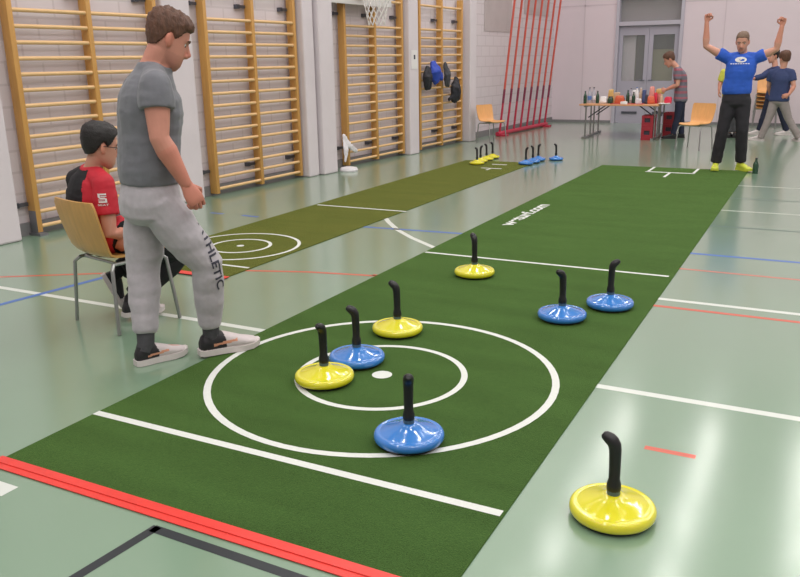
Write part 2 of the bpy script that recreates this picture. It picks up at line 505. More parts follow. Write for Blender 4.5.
# double door in the back wall
dr = empty('door_1', (-3.83, BY, 0)); tag(dr, kind='structure')
bm = nb()
box(bm, (0, 0.06, 2.98), (1.50, 0.2, 0.14)); box(bm, (0, 0.06, 2.28), (1.40, 0.18, 0.09))
for s in (-1, 1): box(bm, (s * 0.725, 0.06, 1.5), (0.07, 0.2, 3.1))
obj('door_frame', bm, M['door_frame'], dr, smooth=False)
for s in (-1, 1):
    bm = nb(); x0, x1 = (-0.685, 0.0) if s < 0 else (0.005, 0.685)
    gx0, gx1 = (-0.60, -0.09) if s < 0 else (0.10, 0.575)
    gz0, gz1 = 0.98, 2.02
    box(bm, ((x0 + gx0) / 2, 0.08, 1.12), (gx0 - x0, 0.05, 2.22)); box(bm, ((x1 + gx1) / 2, 0.08, 1.12), (x1 - gx1, 0.05, 2.22))
    box(bm, ((gx0 + gx1) / 2, 0.08, gz0 / 2), (gx1 - gx0, 0.05, gz0)); box(bm, ((gx0 + gx1) / 2, 0.08, (gz1 + 2.23) / 2), (gx1 - gx0, 0.05, 2.23 - gz1))
    lf = obj('door_leaf', bm, M['door'], dr, smooth=False)
    bm = nb(); box(bm, ((gx0 + gx1) / 2, 0.07, (gz0 + gz1) / 2), (gx1 - gx0, 0.01, gz1 - gz0)); obj('pane', bm, M['glass'], lf, smooth=False)
    bm = nb(); box(bm, (s * 0.36, 0.04, 0.25), (0.36, 0.02, 0.05)); obj('kick_bar', bm, M['steel'], lf, smooth=False)
    bm = nb(); tube(bm, [(s * 0.05, 0.05, 1.0), (s * 0.05, 0.0, 1.0), (s * 0.16, 0.0, 1.0)], 0.011, 8); obj('door_handle', bm, M['steel'], lf)
bm = nb(); box(bm, (0, 0.10, 2.62), (1.38, 0.012, 0.60)); obj('transom_pane', bm, M['glass'], dr, smooth=False)
bm = nb(); box(bm, (0, 0.22, 2.62), (1.44, 0.01, 0.66)); obj('transom_backing', bm, M['transom'], dr, smooth=False)
bm = nb(); box(bm, (0, 0.34, 1.25), (1.44, 0.01, 0.9), mi=0); box(bm, (0, 0.34, 1.92), (1.44, 0.01, 0.46), mi=1)
obj('interior_panel', bm, [M['olive'], M['brown_dark']], dr, smooth=False)
bm = nb(); box(bm, (-0.47, 0.20, 1.4), (0.30, 0.02, 1.3)); obj('curtain', bm, M['curtain'], dr, smooth=False)
bm = nb(); box(bm, (-0.2, 0.22, 1.4), (0.2, 0.02, 1.3)); obj('dark_panel', bm, M['brown_dark'], dr, smooth=False)

# ------------------------------------------------------------------ mats
MT = 0.006
def mat_obj(name, x0, x1, y0, y1, tm, label, draw):
    bm = nb(); box(bm, ((x0 + x1) / 2, (y0 + y1) / 2, MT / 2), (x1 - x0, y1 - y0, MT))
    draw(bm)
    return tag(obj(name, bm, [tm, M['turf_white']], smooth=False), label, 'turf mat')
zt = MT + 0.0008
def draw1(bm):
    strip(bm, [(-2.855, 2.39), (-0.86, 2.39)], 0.04, zt, 1)
    strip(bm, [(-2.845, 5.91), (-0.88, 5.91)], 0.035, zt, 1)
    strip(bm, circ(-1.87, 3.36, 0.876), 0.036, zt, 1, True)
    strip(bm, circ(-1.875, 3.36, 0.426), 0.032, zt, 1, True)
    bm.faces.new([bm.verts.new((x, y, zt)) for x, y in circ(-1.87, 3.36, 0.052, 28)]).material_index = 1
    strip(bm, [(-2.13, 11.50), (-1.48, 11.50)], 0.06, zt, 1)
    strip(bm, [(-2.10, 11.5), (-2.10, 12.02)], 0.035, zt, 1)
    strip(bm, [(-1.50, 11.5), (-1.50, 12.02)], 0.035, zt, 1)
    strip(bm, [(-1.80, 11.47), (-1.80, 11.03)], 0.035, zt, 1)
mat1 = mat_obj('turf_mat', -2.855, -0.85, 1.88, 12.02, M['turf'], 'wide dark green turf lane with large white target rings beside the walking man', draw1)
def draw2(bm):
    strip(bm, circ(-4.45, 5.49, 0.515), 0.03, zt, 1, True)
    strip(bm, circ(-4.45, 5.49, 0.262), 0.03, zt, 1, True)
    bm.faces.new([bm.verts.new((x, y, zt)) for x, y in circ(-4.45, 5.49, 0.033, 24)]).material_index = 1
    strip(bm, [(-4.99, 4.88), (-3.89, 4.88)], 0.03, zt, 1)
    strip(bm, [(-4.96, 7.52), (-3.84, 7.52)], 0.035, zt, 1)
    strip(bm, [(-4.42, 11.1), (-4.10, 11.1)], 0.05, zt, 1)
    strip(bm, [(-4.42, 11.55), (-4.18, 11.55)], 0.05, zt, 1)
    strip(bm, [(-4.26, 10.9), (-4.26, 11.1)], 0.03, zt, 1)
mat_obj('turf_mat', -5.0, -3.87, 4.57, 11.92, M['turf2'], 'narrow olive turf lane with small white rings alongside the wall bars', draw2)
# web address printed along the green lane
t = fit_box(text_mesh('weturf.com', 1, 0.028), 1.24, 0.145)
for v in t.verts: v.co = V((-2.555 - v.co.y, 7.22 + v.co.x, zt + 0.0006))
obj('lettering', t, M['turf_white'], mat1, smooth=False)
bm = nb()
box(bm, (-1.80, 1.888, MT + 0.002), (2.14, 0.042, 0.003)); box(bm, (-1.80, 1.853, MT - 0.0015), (2.14, 0.036, 0.003))
tag(obj('floor_tape', bm, M['tape'], smooth=False), 'broad red tape holding down the front edge of the green lane', 'tape')
bm = nb(); box(bm, (-4.43, 4.56, MT + 0.003), (1.16, 0.07, 0.003))
tag(obj('floor_tape', bm, M['tape'], smooth=False), 'red tape across the near end of the narrow olive lane', 'tape')

# ------------------------------------------------------------------ ice stocks
def make_stock(body, nm):
    r = empty('ice_stock')
    bm = nb(); lathe(bm, [(0.0, 0.0), (0.122, 0.0), (0.128, 0.004), (0.128, 0.02), (0.0, 0.02)], 40); obj('running_plate', bm, M['black'], r)
    bm = nb()
    lathe(bm, [(0.0, 0.012), (0.132, 0.012), (0.139, 0.017), (0.1425, 0.026), (0.1425, 0.036), (0.140, 0.045), (0.1345, 0.0515), (0.128, 0.0542), (0.122, 0.0528), (0.118, 0.0522), (0.113, 0.0545),
               (0.095, 0.0615), (0.075, 0.069), (0.056, 0.0765), (0.044, 0.082), (0.037, 0.0865), (0.028, 0.0895), (0.0, 0.0895)], 48)
    obj('disc', bm, body, r)
    bm = nb(); lathe(bm, [(0.0, 0.09), (0.0215, 0.09), (0.0225, 0.094), (0.0225, 0.110), (0.0235, 0.113), (0.0, 0.114)], 20); obj('collar', bm, M['collar'], r)
    bm = nb()
    P0 = [(0, 0, 0.110), (0, 0, 0.130), (0, 0, 0.15), (0.0, 0, 0.19), (0.001, 0, 0.23), (0.002, 0, 0.262), (0.005, 0, 0.280), (0.013, 0, 0.294), (0.022, 0, 0.302), (0.031, 0, 0.308)]
    tube(bm, P0, [0.0240, 0.0235, 0.0185, 0.0190, 0.0196, 0.0204, 0.0215, 0.0225, 0.0218, 0.0190], 14, ref=(0, 1, 0), round_ends=True)
    obj('handle', bm, M['black'], r)
    return r

def copy_tree(o, parent=None):
    c = o.copy(); C.objects.link(c); c.parent = parent
    for ch in [x for x in bpy.data.objects if x.parent == o]: copy_tree(ch, c)
    return c

proto = {}
def stock(col, px, py, bend, label, group, z=MT + 0.001):
    if col not in proto:
        o = make_stock(M['yellow'] if col == 'y' else M['blue'], col); proto[col] = o
    else:
        o = copy_tree(proto[col])
    p = G(px, py, 0.034 + z)
    o.location = (p.x, p.y, z)
    n = V((p.x, p.y, 0)).normalized(); e = V((n.y, -n.x, 0))
    d = e * math.cos(bend) + n * math.sin(bend)
    o.rotation_euler = (0, 0, math.atan2(d.y, d.x))
    o.scale = (0.80, 0.80, 0.80) if group == gf else (1.05, 1.05, 0.975)
    tag(o, label, 'ice stock', group)
    return o
D = math.radians
gp, gf = 'ice stocks in play on the green lane', 'ice stocks gathered at the far end of the olive lane'
stock('y', 612.5, 507, D(170), 'large near yellow ice stock standing alone on the bare pale green floor', 'ice stocks in play on the green lane', 0)
stock('b', 409, 434, D(-88), 'blue ice stock on the outer ring line, in front of the white centre dot', gp)
stock('y', 324.5, 375, D(-120), 'yellow ice stock on the inner ring, touching a blue one behind it', gp)
stock('b', 357, 356, D(178), 'blue ice stock inside the rings, close behind a yellow one', gp)
stock('y', 397.5, 327, D(160), 'yellow ice stock on the outer ring line, behind the centre dot', gp)
stock('y', 474.5, 271, D(120), 'yellow ice stock just in front of the white cross line on the green lane', gp)
stock('b', 562, 313.5, D(215), 'blue ice stock outside the rings, left one of the pair by the lane edge', gp)
stock('b', 610, 302, D(5), 'blue ice stock outside the rings, right one of the pair by the lane edge', gp)
stock('y', 477.0, 162.2, D(150), 'yellow ice stock at the olive lane end, nearest of the cluster of four', gf)
stock('y', 480.5, 160.1, D(20), 'yellow ice stock at the olive lane end, partly hidden right behind the nearest', gf)
stock('y', 486.5, 158.0, D(160), 'yellow ice stock at the olive lane end, second from the far end of its row', gf)
stock('y', 492.5, 156.0, D(170), 'yellow ice stock at the olive lane end, farthest of its row', gf)
stock('b', 525.8, 162.2, D(10), 'blue ice stock at the olive lane end, nearest of the three bunched together', gf)
stock('b', 532.8, 160.3, D(165), 'blue ice stock at the olive lane end, middle of the three bunched together', gf)
stock('b', 538.2, 158.4, D(10), 'blue ice stock at the olive lane end, farthest of the three bunched together', gf)
stock('b', 556.0, 158.0, D(170), 'blue ice stock standing apart on the floor beyond the olive lane', gf, 0)

# ------------------------------------------------------------------ wall bars
def ladder(t0, t1, label, foot=False):
    o = empty('wall_bars', LW(0, (t0 + t1) / 2), LW_R); tag(o, label, 'wall bars', 'wall bars along the left wall')
    hw = (t1 - t0) / 2
    HT = 2.6
    for y in (-hw, 0, hw):
        bm = nb(); box(bm, (-0.05, y, HT / 2 + 0.015), (0.11, 0.055, HT - 0.03), bev=0.004); p = obj('post', bm, M['pine'], o)
        for z in (0.30, 2.22):
            bm = nb(); box(bm, (-0.10, y - 0.09, z), (0.03, 0.16, 0.035)); box(bm, (-0.115, y - 0.15, z), (0.06, 0.05, 0.05)); obj('bracket', bm, M['steel'], p, smooth=False)
        if foot and y == -hw:
            bm = nb(); box(bm, (-0.05, y, 0.12), (0.108, 0.056, 0.24), bev=0.004); box(bm, (-0.03, y, 0.012), (0.16, 0.09, 0.024)); obj('foot', bm, M['shoe_steel'], p)
    zs = [0.085 + 0.1405 * k for k in range(15)] + [2.44]
    for a, b in ((-hw, 0), (0, hw)):
        for z in zs:
            bm = nb(); tube(bm, [(-0.02, a + 0.018, z), (-0.02, b - 0.018, z)], 0.019, 10, ref=(0, 0, 1)); obj('rung', bm, M['rung'], o)
    return o
ladder(5.12, 6.85, 'pine wall bars behind the seated man, with grey metal foot', True)
ladder(7.62, 9.32, 'pine wall bars just behind the walking man, second unit along the wall')
ladder(10.53, 12.23, 'pine wall bars under the basketball net')
ladder(12.84, 14.5, 'pine wall bars with jackets hung on the rungs')

# jackets on the fourth wall bars
def draped(name, pts, radii, m, label, cat, group=None, amp=0.02, extra=()):
    bm = nb()
    tube(bm, pts, radii, 14, flat=0.55, ref=(0, 1, 0), round_ends=True)
    for p2, r2 in extra: tube(bm, p2, r2, 12, flat=0.6, ref=(0, 1, 0), round_ends=True)
    bm = finish(bm, 0.014, 4); wrinkle(bm, amp, 14, 3.1, (1, 1, 0.5))
    return tag(obj(name, bm, m), label, cat, group)
gj = 'jackets hung on the wall bars'
def LP(px, py, d):      # point seen at a pixel on a plane d in front of the wall bars
    n = (LWM.to_3x3() @ V((1, 0, 0))); o = LW(d, 10)
    r = ray_of(px, py); k = (o - V((0, 0, H))).dot(n) / r.dot(n)
    return V((0, 0, H)) + r * k
draped('jacket', [LP(434, 65, .09), LP(435.5, 72, .14), LP(436, 80, .12)], [0.09, 0.15, 0.09], M['jacket_blue'],
       'bright blue jacket hung on the last wall bars', 'jacket', gj, extra=[([LP(437, 69, .12), LP(441, 78, .11)], [0.08, 0.06])])
draped('jacket', [LP(427.5, 70, .08), LP(427.5, 77, .11), LP(428, 85, .09)], [0.08, 0.11, 0.10], M['jacket_dark'],
       'black jacket hung at the left of the bright blue one', 'jacket', gj, extra=[([LP(430, 74, .1), LP(434, 80, .06)], [0.07, 0.05])])
draped('jacket', [LP(445.5, 66, .08), LP(447.5, 74, .11), LP(447.5, 83, .10)], [0.07, 0.11, 0.08], M['jacket_grey'],
       'charcoal grey jacket hung beside the middle post, above a black one', 'jacket', gj)
draped('jacket', [LP(456.5, 81, .08), LP(456, 89, .13), LP(455, 97, .11)], [0.08, 0.14, 0.12], M['jacket_dark'],
       'black jacket hung lowest, by the right post of the wall bars', 'jacket', gj, extra=[([LP(455, 93, .1), LP(449.5, 99, .09)], [0.06, 0.05])])

# basketball hoop above the third bars
hp = empty('basketball_hoop', LW(0.02, 10.80, 2.33), LW_R); tag(hp, 'basketball hoop with white net and board above the wall bars', 'basketball hoop')
bm = nb(); box(bm, (0.05, 0.1, 0.49), (0.03, 1.7, 0.95), bev=0.004); obj('backboard', bm, M['white_pl'], hp)
bm = nb(); RC = V((0.36, 0.0, 0.17))
tube(bm, [RC + V((0.225 * math.cos(a), 0.225 * math.sin(a), 0)) for a in [2 * PI * i / 32 for i in range(33)]], 0.010, 8)
box(bm, (0.1, 0, 0.16), (0.10, 0.14, 0.10)); obj('rim', bm, M['rim_red'], hp)
bm = nb()
for k in range(12):
    for s in (-1, 1):
        pts = []
        for j in range(7):
            a = 2 * PI * (k + s * j * 0.5) / 12
            r = 0.222 - 0.105 * (j / 6) ** 0.8
            pts.append(RC + V((r * math.cos(a), r * math.sin(a), -0.075 * j)))
        tube(bm, pts, 0.006, 5)
obj('net', bm, M['net'], hp)

# notice on the pilaster
bm = nb(); box(bm, (0.094, 12.46 - LW_Y, 1.56), (0.004, 0.21, 0.30)); box(bm, (0.0965, 12.46 - LW_Y, 1.60), (0.002, 0.05, 0.07), mi=1)
tag(obj('notice', bm, [M['white_pl'], M['ink_dark']], smooth=False, loc=(LW_X, LW_Y, 0), rz=LW_R), 'white paper notice stuck on the pillar between wall bars', 'notice')
# white sheet tucked at the third bars and the disc on the floor
bm = nb()
a, b_, c3, d3 = LP(345, 138, .05), LP(357, 151, .08), LP(352, 146, .12), LP(344, 160, .1)
tube(bm, [LP(344.5, 137, .06), LP(349, 145, .08), LP(356, 151, .05)], [0.05, 0.05, 0.04], 10, flat=0.4, ref=(0, 1, 0), round_ends=True)
tube(bm, [LP(344.5, 139, .06), LP(346, 150, .10), LP(345.5, 161, .10)], [0.05, 0.06, 0.03], 10, flat=0.35, ref=(0, 1, 0), round_ends=True)
bm = finish(bm, 0.01, 3); wrinkle(bm, 0.012, 16, 2)
tag(obj('plastic_sheet', bm, M['sheet']), 'crumpled white plastic sheet tucked between pillar and wall bars', 'plastic sheet')
p = G(349, 171)
bm = nb(); lathe(bm, [(0, 0), (0.13, 0), (0.135, 0.02), (0.12, 0.05), (0.05, 0.065), (0, 0.065)], 24)
tag(obj('plastic_disc', bm, M['sheet'], loc=(p.x, p.y, 0)), 'round white plastic disc lying on the floor at the pillar foot', 'disc')

def grey_patch(nm, px0, px1, py1, zt, m):  # flat grey patch on the upper left wall, darker than its blocks
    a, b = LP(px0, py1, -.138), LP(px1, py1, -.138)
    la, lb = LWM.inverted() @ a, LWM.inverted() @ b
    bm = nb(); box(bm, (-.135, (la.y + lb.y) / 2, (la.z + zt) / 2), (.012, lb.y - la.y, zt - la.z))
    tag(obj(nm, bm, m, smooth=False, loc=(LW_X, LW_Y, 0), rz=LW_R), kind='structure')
grey_patch('wall_patch_1', 484, 511, 31, 4.2, M['patch'])
grey_patch('wall_patch_2', 524, 549, 14, 3.0, M['patch'])

# ------------------------------------------------------------------ climbing poles
A0, A1 = G(499.5, 136.0), G(544.5, 126.3)
cp = empty('climbing_pole_frame', (A0 + A1) / 2); tag(cp, 'red frame of eight slanted climbing poles in the far corner', 'climbing poles')
O0 = (A0 + A1) / 2
lean = V((0.105, 0.0, 1)).normalized()
bm = nb(); ax = (A1 - A0).normalized()
tube(bm, [A0 - ax * 0.12 - O0 + Z * 0.05, A1 + ax * 0.1 - O0 + Z * 0.05], 0.045, 10); obj('base_rail', bm, M['crimson'], cp)
for k in (0.02, 0.98):
    q = A0.lerp(A1, k) - O0
    bm = nb(); box(bm, q + V((0.06, -0.05, 0.02)), (0.22, 0.16, 0.04)); obj('foot', bm, M['crimson'], cp, smooth=False)
for k in range(8):
    q = A0.lerp(A1, k / 7) - O0 + Z * 0.05
    bm = nb(); tube(bm, [q, q + lean * 0.9], 0.023, 10, mi=0); tube(bm, [q + lean * 0.9, q + lean * 4.6], 0.023, 10, mi=1)
    tube(bm, [q + lean * 0.62, q + lean * 0.9], 0.025, 10, mi=2)
    obj('pole', bm, [M['crimson'], M['red_pole'], M['plum']], cp)
bm = nb(); tube(bm, [A0 - O0 + lean * 4.6, A1 - O0 + lean * 4.6], 0.045, 10); obj('top_rail', bm, M['red_pole'], cp)

# ------------------------------------------------------------------ chairs (front along +X)
def make_chair(ply):
    r = empty('plywood_chair')
    prof = [(-0.265, 0.80), (-0.262, 0.77), (-0.248, 0.70), (-0.228, 0.62), (-0.208, 0.55), (-0.192, 0.50), (-0.168, 0.465), (-0.125, 0.447), (-0.06, 0.442), (0.05, 0.444), (0.14, 0.452), (0.195, 0.452), (0.225, 0.440)]
    wid = [0.205, 0.222, 0.225, 0.222, 0.216, 0.208, 0.198, 0.194, 0.196, 0.205, 0.208, 0.204, 0.19]
    bm = nb(); NY = 8
    th = 0.013
    grid = {}
    for i, ((x, z), w) in enumerate(zip(prof, wid)):
        a = prof[max(0, i - 1)]; b = prof[min(len(prof) - 1, i + 1)]
        tx, tz = b[0] - a[0], b[1] - a[1]; l = math.hypot(tx, tz); nx, nz = -tz / l, tx / l     # upper/front side
        if nz < 0 and nx < 0: nx, nz = -nx, -nz
        for j in range(NY + 1):
            u = -1 + 2 * j / NY
            dish = 0.016 * u * u
            for s in (0, 1):
                grid[i, j, s] = bm.verts.new((x + nx * (dish + (s - .5) * th), u * w, z + nz * (dish + (s - .5) * th)))
    NI = len(prof)
    for i in range(NI - 1):
        for j in range(NY):
            for s in (0, 1):
                bm.faces.new((grid[i, j, s], grid[i, j + 1, s], grid[i + 1, j + 1, s], grid[i + 1, j, s]))
    for i in range(NI - 1):
        for j in (0, NY): bm.faces.new((grid[i, j, 0], grid[i + 1, j, 0], grid[i + 1, j, 1], grid[i, j, 1]))
    for j in range(NY):
        for i in (0, NI - 1): bm.faces.new((grid[i, j, 0], grid[i, j + 1, 0], grid[i, j + 1, 1], grid[i, j, 1]))
    obj('seat_shell', bm, ply, r)
    bm = nb()
    for s in (-1, 1): tube(bm, [(-0.15, s * 0.19, 0.418), (0.17, s * 0.19, 0.424)], 0.011, 8)
    tube(bm, [(0.12, -0.19, 0.423), (0.12, 0.19, 0.423)], 0.010, 8); tube(bm, [(-0.12, -0.19, 0.418), (-0.12, 0.19, 0.418)], 0.010, 8)
    obj('seat_frame', bm, M['chrome'], r)
    for s in (-1, 1):
        bm = nb(); tube(bm, [(0.17, s * 0.19, 0.424), (0.195, s * 0.215, 0.40), (0.235, s * 0.24, 0.004)], 0.0115, 10, round_ends=False); obj('leg', bm, M['chrome'], r)
        bm = nb(); tube(bm, [(-0.15, s * 0.19, 0.418), (-0.175, s * 0.215, 0.39), (-0.195, s * 0.245, 0.004)], 0.0115, 10); obj('leg', bm, M['chrome'], r)
    return r
ch0 = make_chair(M['ply'])
CO = V((-3.795, 3.50, 0))
ch0.location = CO; ch0.rotation_euler = (0, 0, math.atan2(0.975, 0.22))
tag(ch0, 'plywood chair on steel legs under the seated man', 'chair')
chf = make_chair(M['ply_far'])
chf.location = (-1.93, 14.62, 0); chf.rotation_euler = (0, 0, D(-113)); chf.scale = (0.95,) * 3
tag(chf, 'empty plywood chair in front of the snack table, beside the man with raised arms', 'chair')
c2 = copy_tree(chf); pb = G(490, 141); c2.location = (-5.66, 14.72, 0); c2.rotation_euler = (0, 0, D(-28)); c2.scale = (0.88,) * 3
tag(c2, 'empty plywood chair beside the red climbing poles', 'chair')
for k in range(5):
    c = copy_tree(chf); c.location = (-1.16, 19.45 - 0.02 * k, 0.082 * k); c.rotation_euler = (0, 0, D(-88)); c.scale = (0.95,) * 3
    pos = ('bottom', 'second from the bottom', 'middle', 'second from the top', 'topmost')[k]
    tag(c, 'plywood chair in the stack by the back wall, ' + pos + ' of five', 'chair', 'stacked plywood chairs')

# ------------------------------------------------------------------ folding tables, crates and everything on them
def make_table():
    r = empty('folding_table')
    bm = nb(); box(bm, (0, 0, 0.685), (1.50, 0.78, 0.03), bev=0.004); obj('tabletop', bm, M['table_top'], r)
    for s in (-1, 1):
        bm = nb(); x = s * 0.66
        for y in (-0.2, 0.2): tube(bm, [(x, y, 0.67), (x, y, 0.05)], 0.016, 8)
        box(bm, (x, 0, 0.05), (0.05, 0.74, 0.04)); box(bm, (x, 0, 0.65), (0.04, 0.6, 0.03))
        lg = obj('leg', bm, M['chrome'], r)
        bm = nb(); tube(bm, [(x, 0.0, 0.42), (x - s * 0.34, 0.0, 0.66)], 0.012, 8); obj('brace', bm, M['steel'], lg)
    return r
t1 = make_table(); t1.location = (-3.53, 16.25, -0.03); tag(t1, 'front folding snack table crowded with bottles and packs', 'table', 'snack tables')
t2 = copy_tree(t1); t2.location = (-3.57, 17.06, -0.03); tag(t2, 'rear folding table pushed against the back of the front snack table', 'table', 'snack tables')
TZ = 0.67
def TP(px, dy=0.0):
    """standing spot on the front table for the column px, dy behind its middle"""
    r = ray_of(px, 103); k = (16.25 + dy) / r.y
    return V((r.x * k, 16.25 + dy, TZ))
def bottle(px, dy, h, rad, m, label, cap=M['cap_dark'], lab=None, z=None, grp='bottles on the snack table', pos=None):
    p = pos or TP(px, dy)
    bm = nb(); lathe(bm, [(0, 0), (rad, 0), (rad, h * .55), (rad * .9, h * .64), (rad * .42, h * .8), (rad * .36, h * .95), (0, h * .95)], 14)
    o = obj('bottle', bm, m, loc=p); tag(o, label, 'bottle', grp)
    bm = nb(); lathe(bm, [(0, h * .95), (rad * .45, h * .95), (rad * .45, h), (0, h)], 12); obj('cap', bm, cap, o)
    if lab:
        bm = nb(); lathe(bm, [(rad * 1.02, h * .2), (rad * 1.03, h * .21), (rad * 1.03, h * .45), (rad * 1.02, h * .46)], 14); obj('paper_label', bm, lab, o)
    return o
bottle(585, -.2, .24, .034, M['green_glass'], 'green glass bottle at the left end of the snack table')
bottle(589.3, 0.0, .30, .042, M['clear'], 'tall clear bottle with blue label beside the end green bottle', lab=M['label_blue'])
bottle(593.4, 0.1, .30, .042, M['clear'], 'tall clear bottle with dark cap in front of the second green bottle', lab=M['white_pl'])
bottle(597.3, -.1, .24, .034, M['green_glass'], 'green glass bottle between the clear bottles and the white bag')
bottle(627.5, 0.0, .25, .034, M['green_glass'], 'green bottle right of the orange pack')
bottle(630.5, 0.15, .28, .036, M['clear'], 'clear bottle with pale label among the tall bottles mid table', lab=M['white_pl'])
bottle(633.2, -.1, .22, .034, M['green_glass'], 'small green bottle just left of the white bottles')
bottle(636.3, 0.0, .30, .045, M['white_pl'], 'tall white bottle with pale lilac cap mid table', cap=M['label_blue'])
bottle(640.3, 0.1, .29, .045, M['beige'], 'tall beige bottle next to the white one', cap=M['white_pl'])
bottle(661.2, 0.0, .20, .034, M['beige'], 'short beige bottle left of the crimson pack', cap=M['green_glass'])
bottle(755, 0, .21, .037, M['green_glass'], 'green glass bottle standing on the floor by the arms-raised man', grp='bottles on the floor', pos=G(755, 173.5))
def lump(px, dy, s, m, name, label, cat, rise=0.0, amp=0.015):
    p = TP(px, dy)
    bm = nb(); box(bm, (0, 0, s[2] / 2), (s[0] * .9, s[1] * .9, s[2]), bev=min(s) * .22)
    bmesh.ops.subdivide_edges(bm, edges=bm.edges[:], cuts=2, use_grid_fill=True)
    for v in bm.verts:
        k = 1 - 0.35 * (v.co.z / s[2]) * rise
        v.co.x *= k; v.co.y *= k
        d = noise.noise(v.co * 14 + V((px, 0, 0))) * amp
        v.co += V((d, -d, abs(d) if v.co.z > .01 else 0))
    o = obj(name, bm, m, loc=p); return tag(o, label, cat, 'packs and bags on the snack table')
lump(603.5, -.1, (.18, .14, .13), M['white_pl'], 'plastic_bag', 'crumpled white bag between green bottle and dark jar', 'bag', 1)
p = TP(610.3, -.12); bm = nb(); lathe(bm, [(0, 0), (.05, 0), (.055, .09), (.045, .11), (.03, .12), (0, .12)], 16)
o = tag(obj('jar', bm, M['green_glass'], loc=p), 'small dark green jar right of the white bag', 'jar', 'packs and bags on the snack table')
bm = nb(); lathe(bm, [(0, .115), (.042, .115), (.042, .135), (0, .135)], 16); obj('lid', bm, M['cap_dark'], o)
lump(610.5, .15, (.14, .1, .25), M['yellow_pl'], 'snack_bag', 'upright yellow bag standing behind the dark jar', 'bag', 1)
p = TP(628, -.2); bm = nb(); box(bm, (0, 0, .004), (.62, .3, .008), bev=.002); tag(obj('serving_tray', bm, M['tray'], loc=p), 'flat dark red tray along the front of the snack table', 'tray')
lump(619.5, -.02, (.22, .16, .14), M['orange_pl'], 'snack_pack', 'bulging orange red pack left of the tall bottles', 'pack', .6)
lump(624, -.34, (.14, .06, .05), M['white_pl'], 'napkin_pack', 'low white pack at the table front below the orange pack', 'pack')
lump(634.5, .25, (.16, .1, .24), M['white_pl'], 'plastic_bag', 'upright white bag standing behind the mid table bottles', 'bag', .8)
lump(616.5, .28, (.16, .1, .19), M['beige'], 'snack_bag', 'beige bag standing behind the orange pack', 'bag', .6)
lump(638.5, -.22, (.13, .08, .1), M['sheet'], 'snack_pack', 'pale clear pack lying in front of the white bottle', 'pack', .4)
lump(643.7, .05, (.09, .1, .25), M['navy_pl'], 'snack_bag', 'navy blue bag right of the beige bottle', 'bag', .5)
lump(646.5, -.15, (.08, .1, .17), M['cap_dark'], 'camera_bag', 'small black bag at the foot of the pink bag', 'bag', .8)
lump(651.3, .1, (.14, .12, .31), M['pink_pl'], 'snack_bag', 'tall pink and white bag standing over the orange box', 'bag', 1)
lump(650.8, -.15, (.15, .1, .14), M['orange_pl'], 'snack_pack', 'orange pack in front of the tall pink bag', 'pack', .3)
lump(655.5, 0, (.06, .1, .2), M['crimson_pl'], 'snack_bag', 'narrow crimson bag right of the tall pink bag', 'bag', .3)
lump(668, -.12, (.15, .13, .13), M['crimson_pl'], 'snack_pack', 'crimson pack at the right end of the snack table', 'pack', .3)
p = TP(658.8, .12); bm = nb(); lathe(bm, [(0, .0), (.035, 0), (.05, .18), (.047, .18), (.033, .01), (0, .01)], 16)
tag(obj('paper_cup', bm, M['pink_pl'], loc=p), 'pink paper cup beside the crimson bag', 'cup', 'packs and bags on the snack table')
bm = nb(); lathe(bm, [(0, 0), (.07, 0), (.11, .02), (.108, .024), (.07, .006), (0, .006)], 24)
p = TP(664.5, -.27); tag(obj('plate', bm, M['white_pl'], loc=p), 'white plate at the right front corner of the snack table', 'plate')
# crates under the right end
def crate(x, y, z, label, first=[None]):
    if first[0] is None:
        bm = nb(); w, d, h, t = .21, .36, .23, .018
        box(bm, (0, 0, .01), (w, d, .02))
        for s in (-1, 1):
            box(bm, (s * (w / 2 - t / 2), 0, .045), (t, d, .07)); box(bm, (s * (w / 2 - t / 2), 0, h - .03), (t, d, .06))
            box(bm, (0, s * (d / 2 - t / 2), .055), (w, t, .09)); box(bm, (0, s * (d / 2 - t / 2), h - .025), (w, t, .05))
            for s2 in (-1, 1): box(bm, (s * (w / 2 - .025), s2 * (d / 2 - .025), h / 2), (.05, .05, h))
            box(bm, (s * (w / 2 - t / 2), 0, h / 2), (t, .05, h)); 
        o = obj('bottle_crate', bm, M['red_plastic'], smooth=False); first[0] = o
        bm = nb(); box(bm, (0, 0, .10), (w - .05, d - .05, .16)); obj('dark_inlay', bm, M['cap_dark'], o, smooth=False)
    else: o = copy_tree(first[0])
    o.location = (x, y, z); tag(o, label, 'crate', 'red bottle crates under the snack table')
crate(-2.985, 16.15, 0, 'red bottle crate on the floor under the table end, lower left one')
crate(-2.985, 16.15, .232, 'red bottle crate under the table end, upper left one')
crate(-2.735, 17.02, 0, 'red bottle crate on the floor behind, lower one of the rear pair')
crate(-2.735, 17.02, .232, 'red bottle crate behind, upper one of the rear pair')

# ------------------------------------------------------------------ people
def lerp(a, b, t): return a + (b - a) * t

def head_profile():
    return [(-.120, .060, .018, .020), (-.113, .056, .034, .034), (-.098, .046, .052, .047), (-.075, .030, .069, .058), (-.045, .014, .084, .066),
            (-.010, .003, .094, .072), (.03, -.003, .099, .076), (.065, -.007, .095, .074), (.092, -.010, .080, .063), (.110, -.012, .056, .046), (.121, -.014, .024, .020)]

def skull(bm, W=None):
    rings = [ring_pts(V((cx, 0, z)), V((1, 0, 0)), V((0, 1, 0)), a, b, 24, 0.93) for z, cx, a, b in head_profile()]
    if W: rings = [[W @ p for p in r] for r in rings]
    loft(bm, rings)

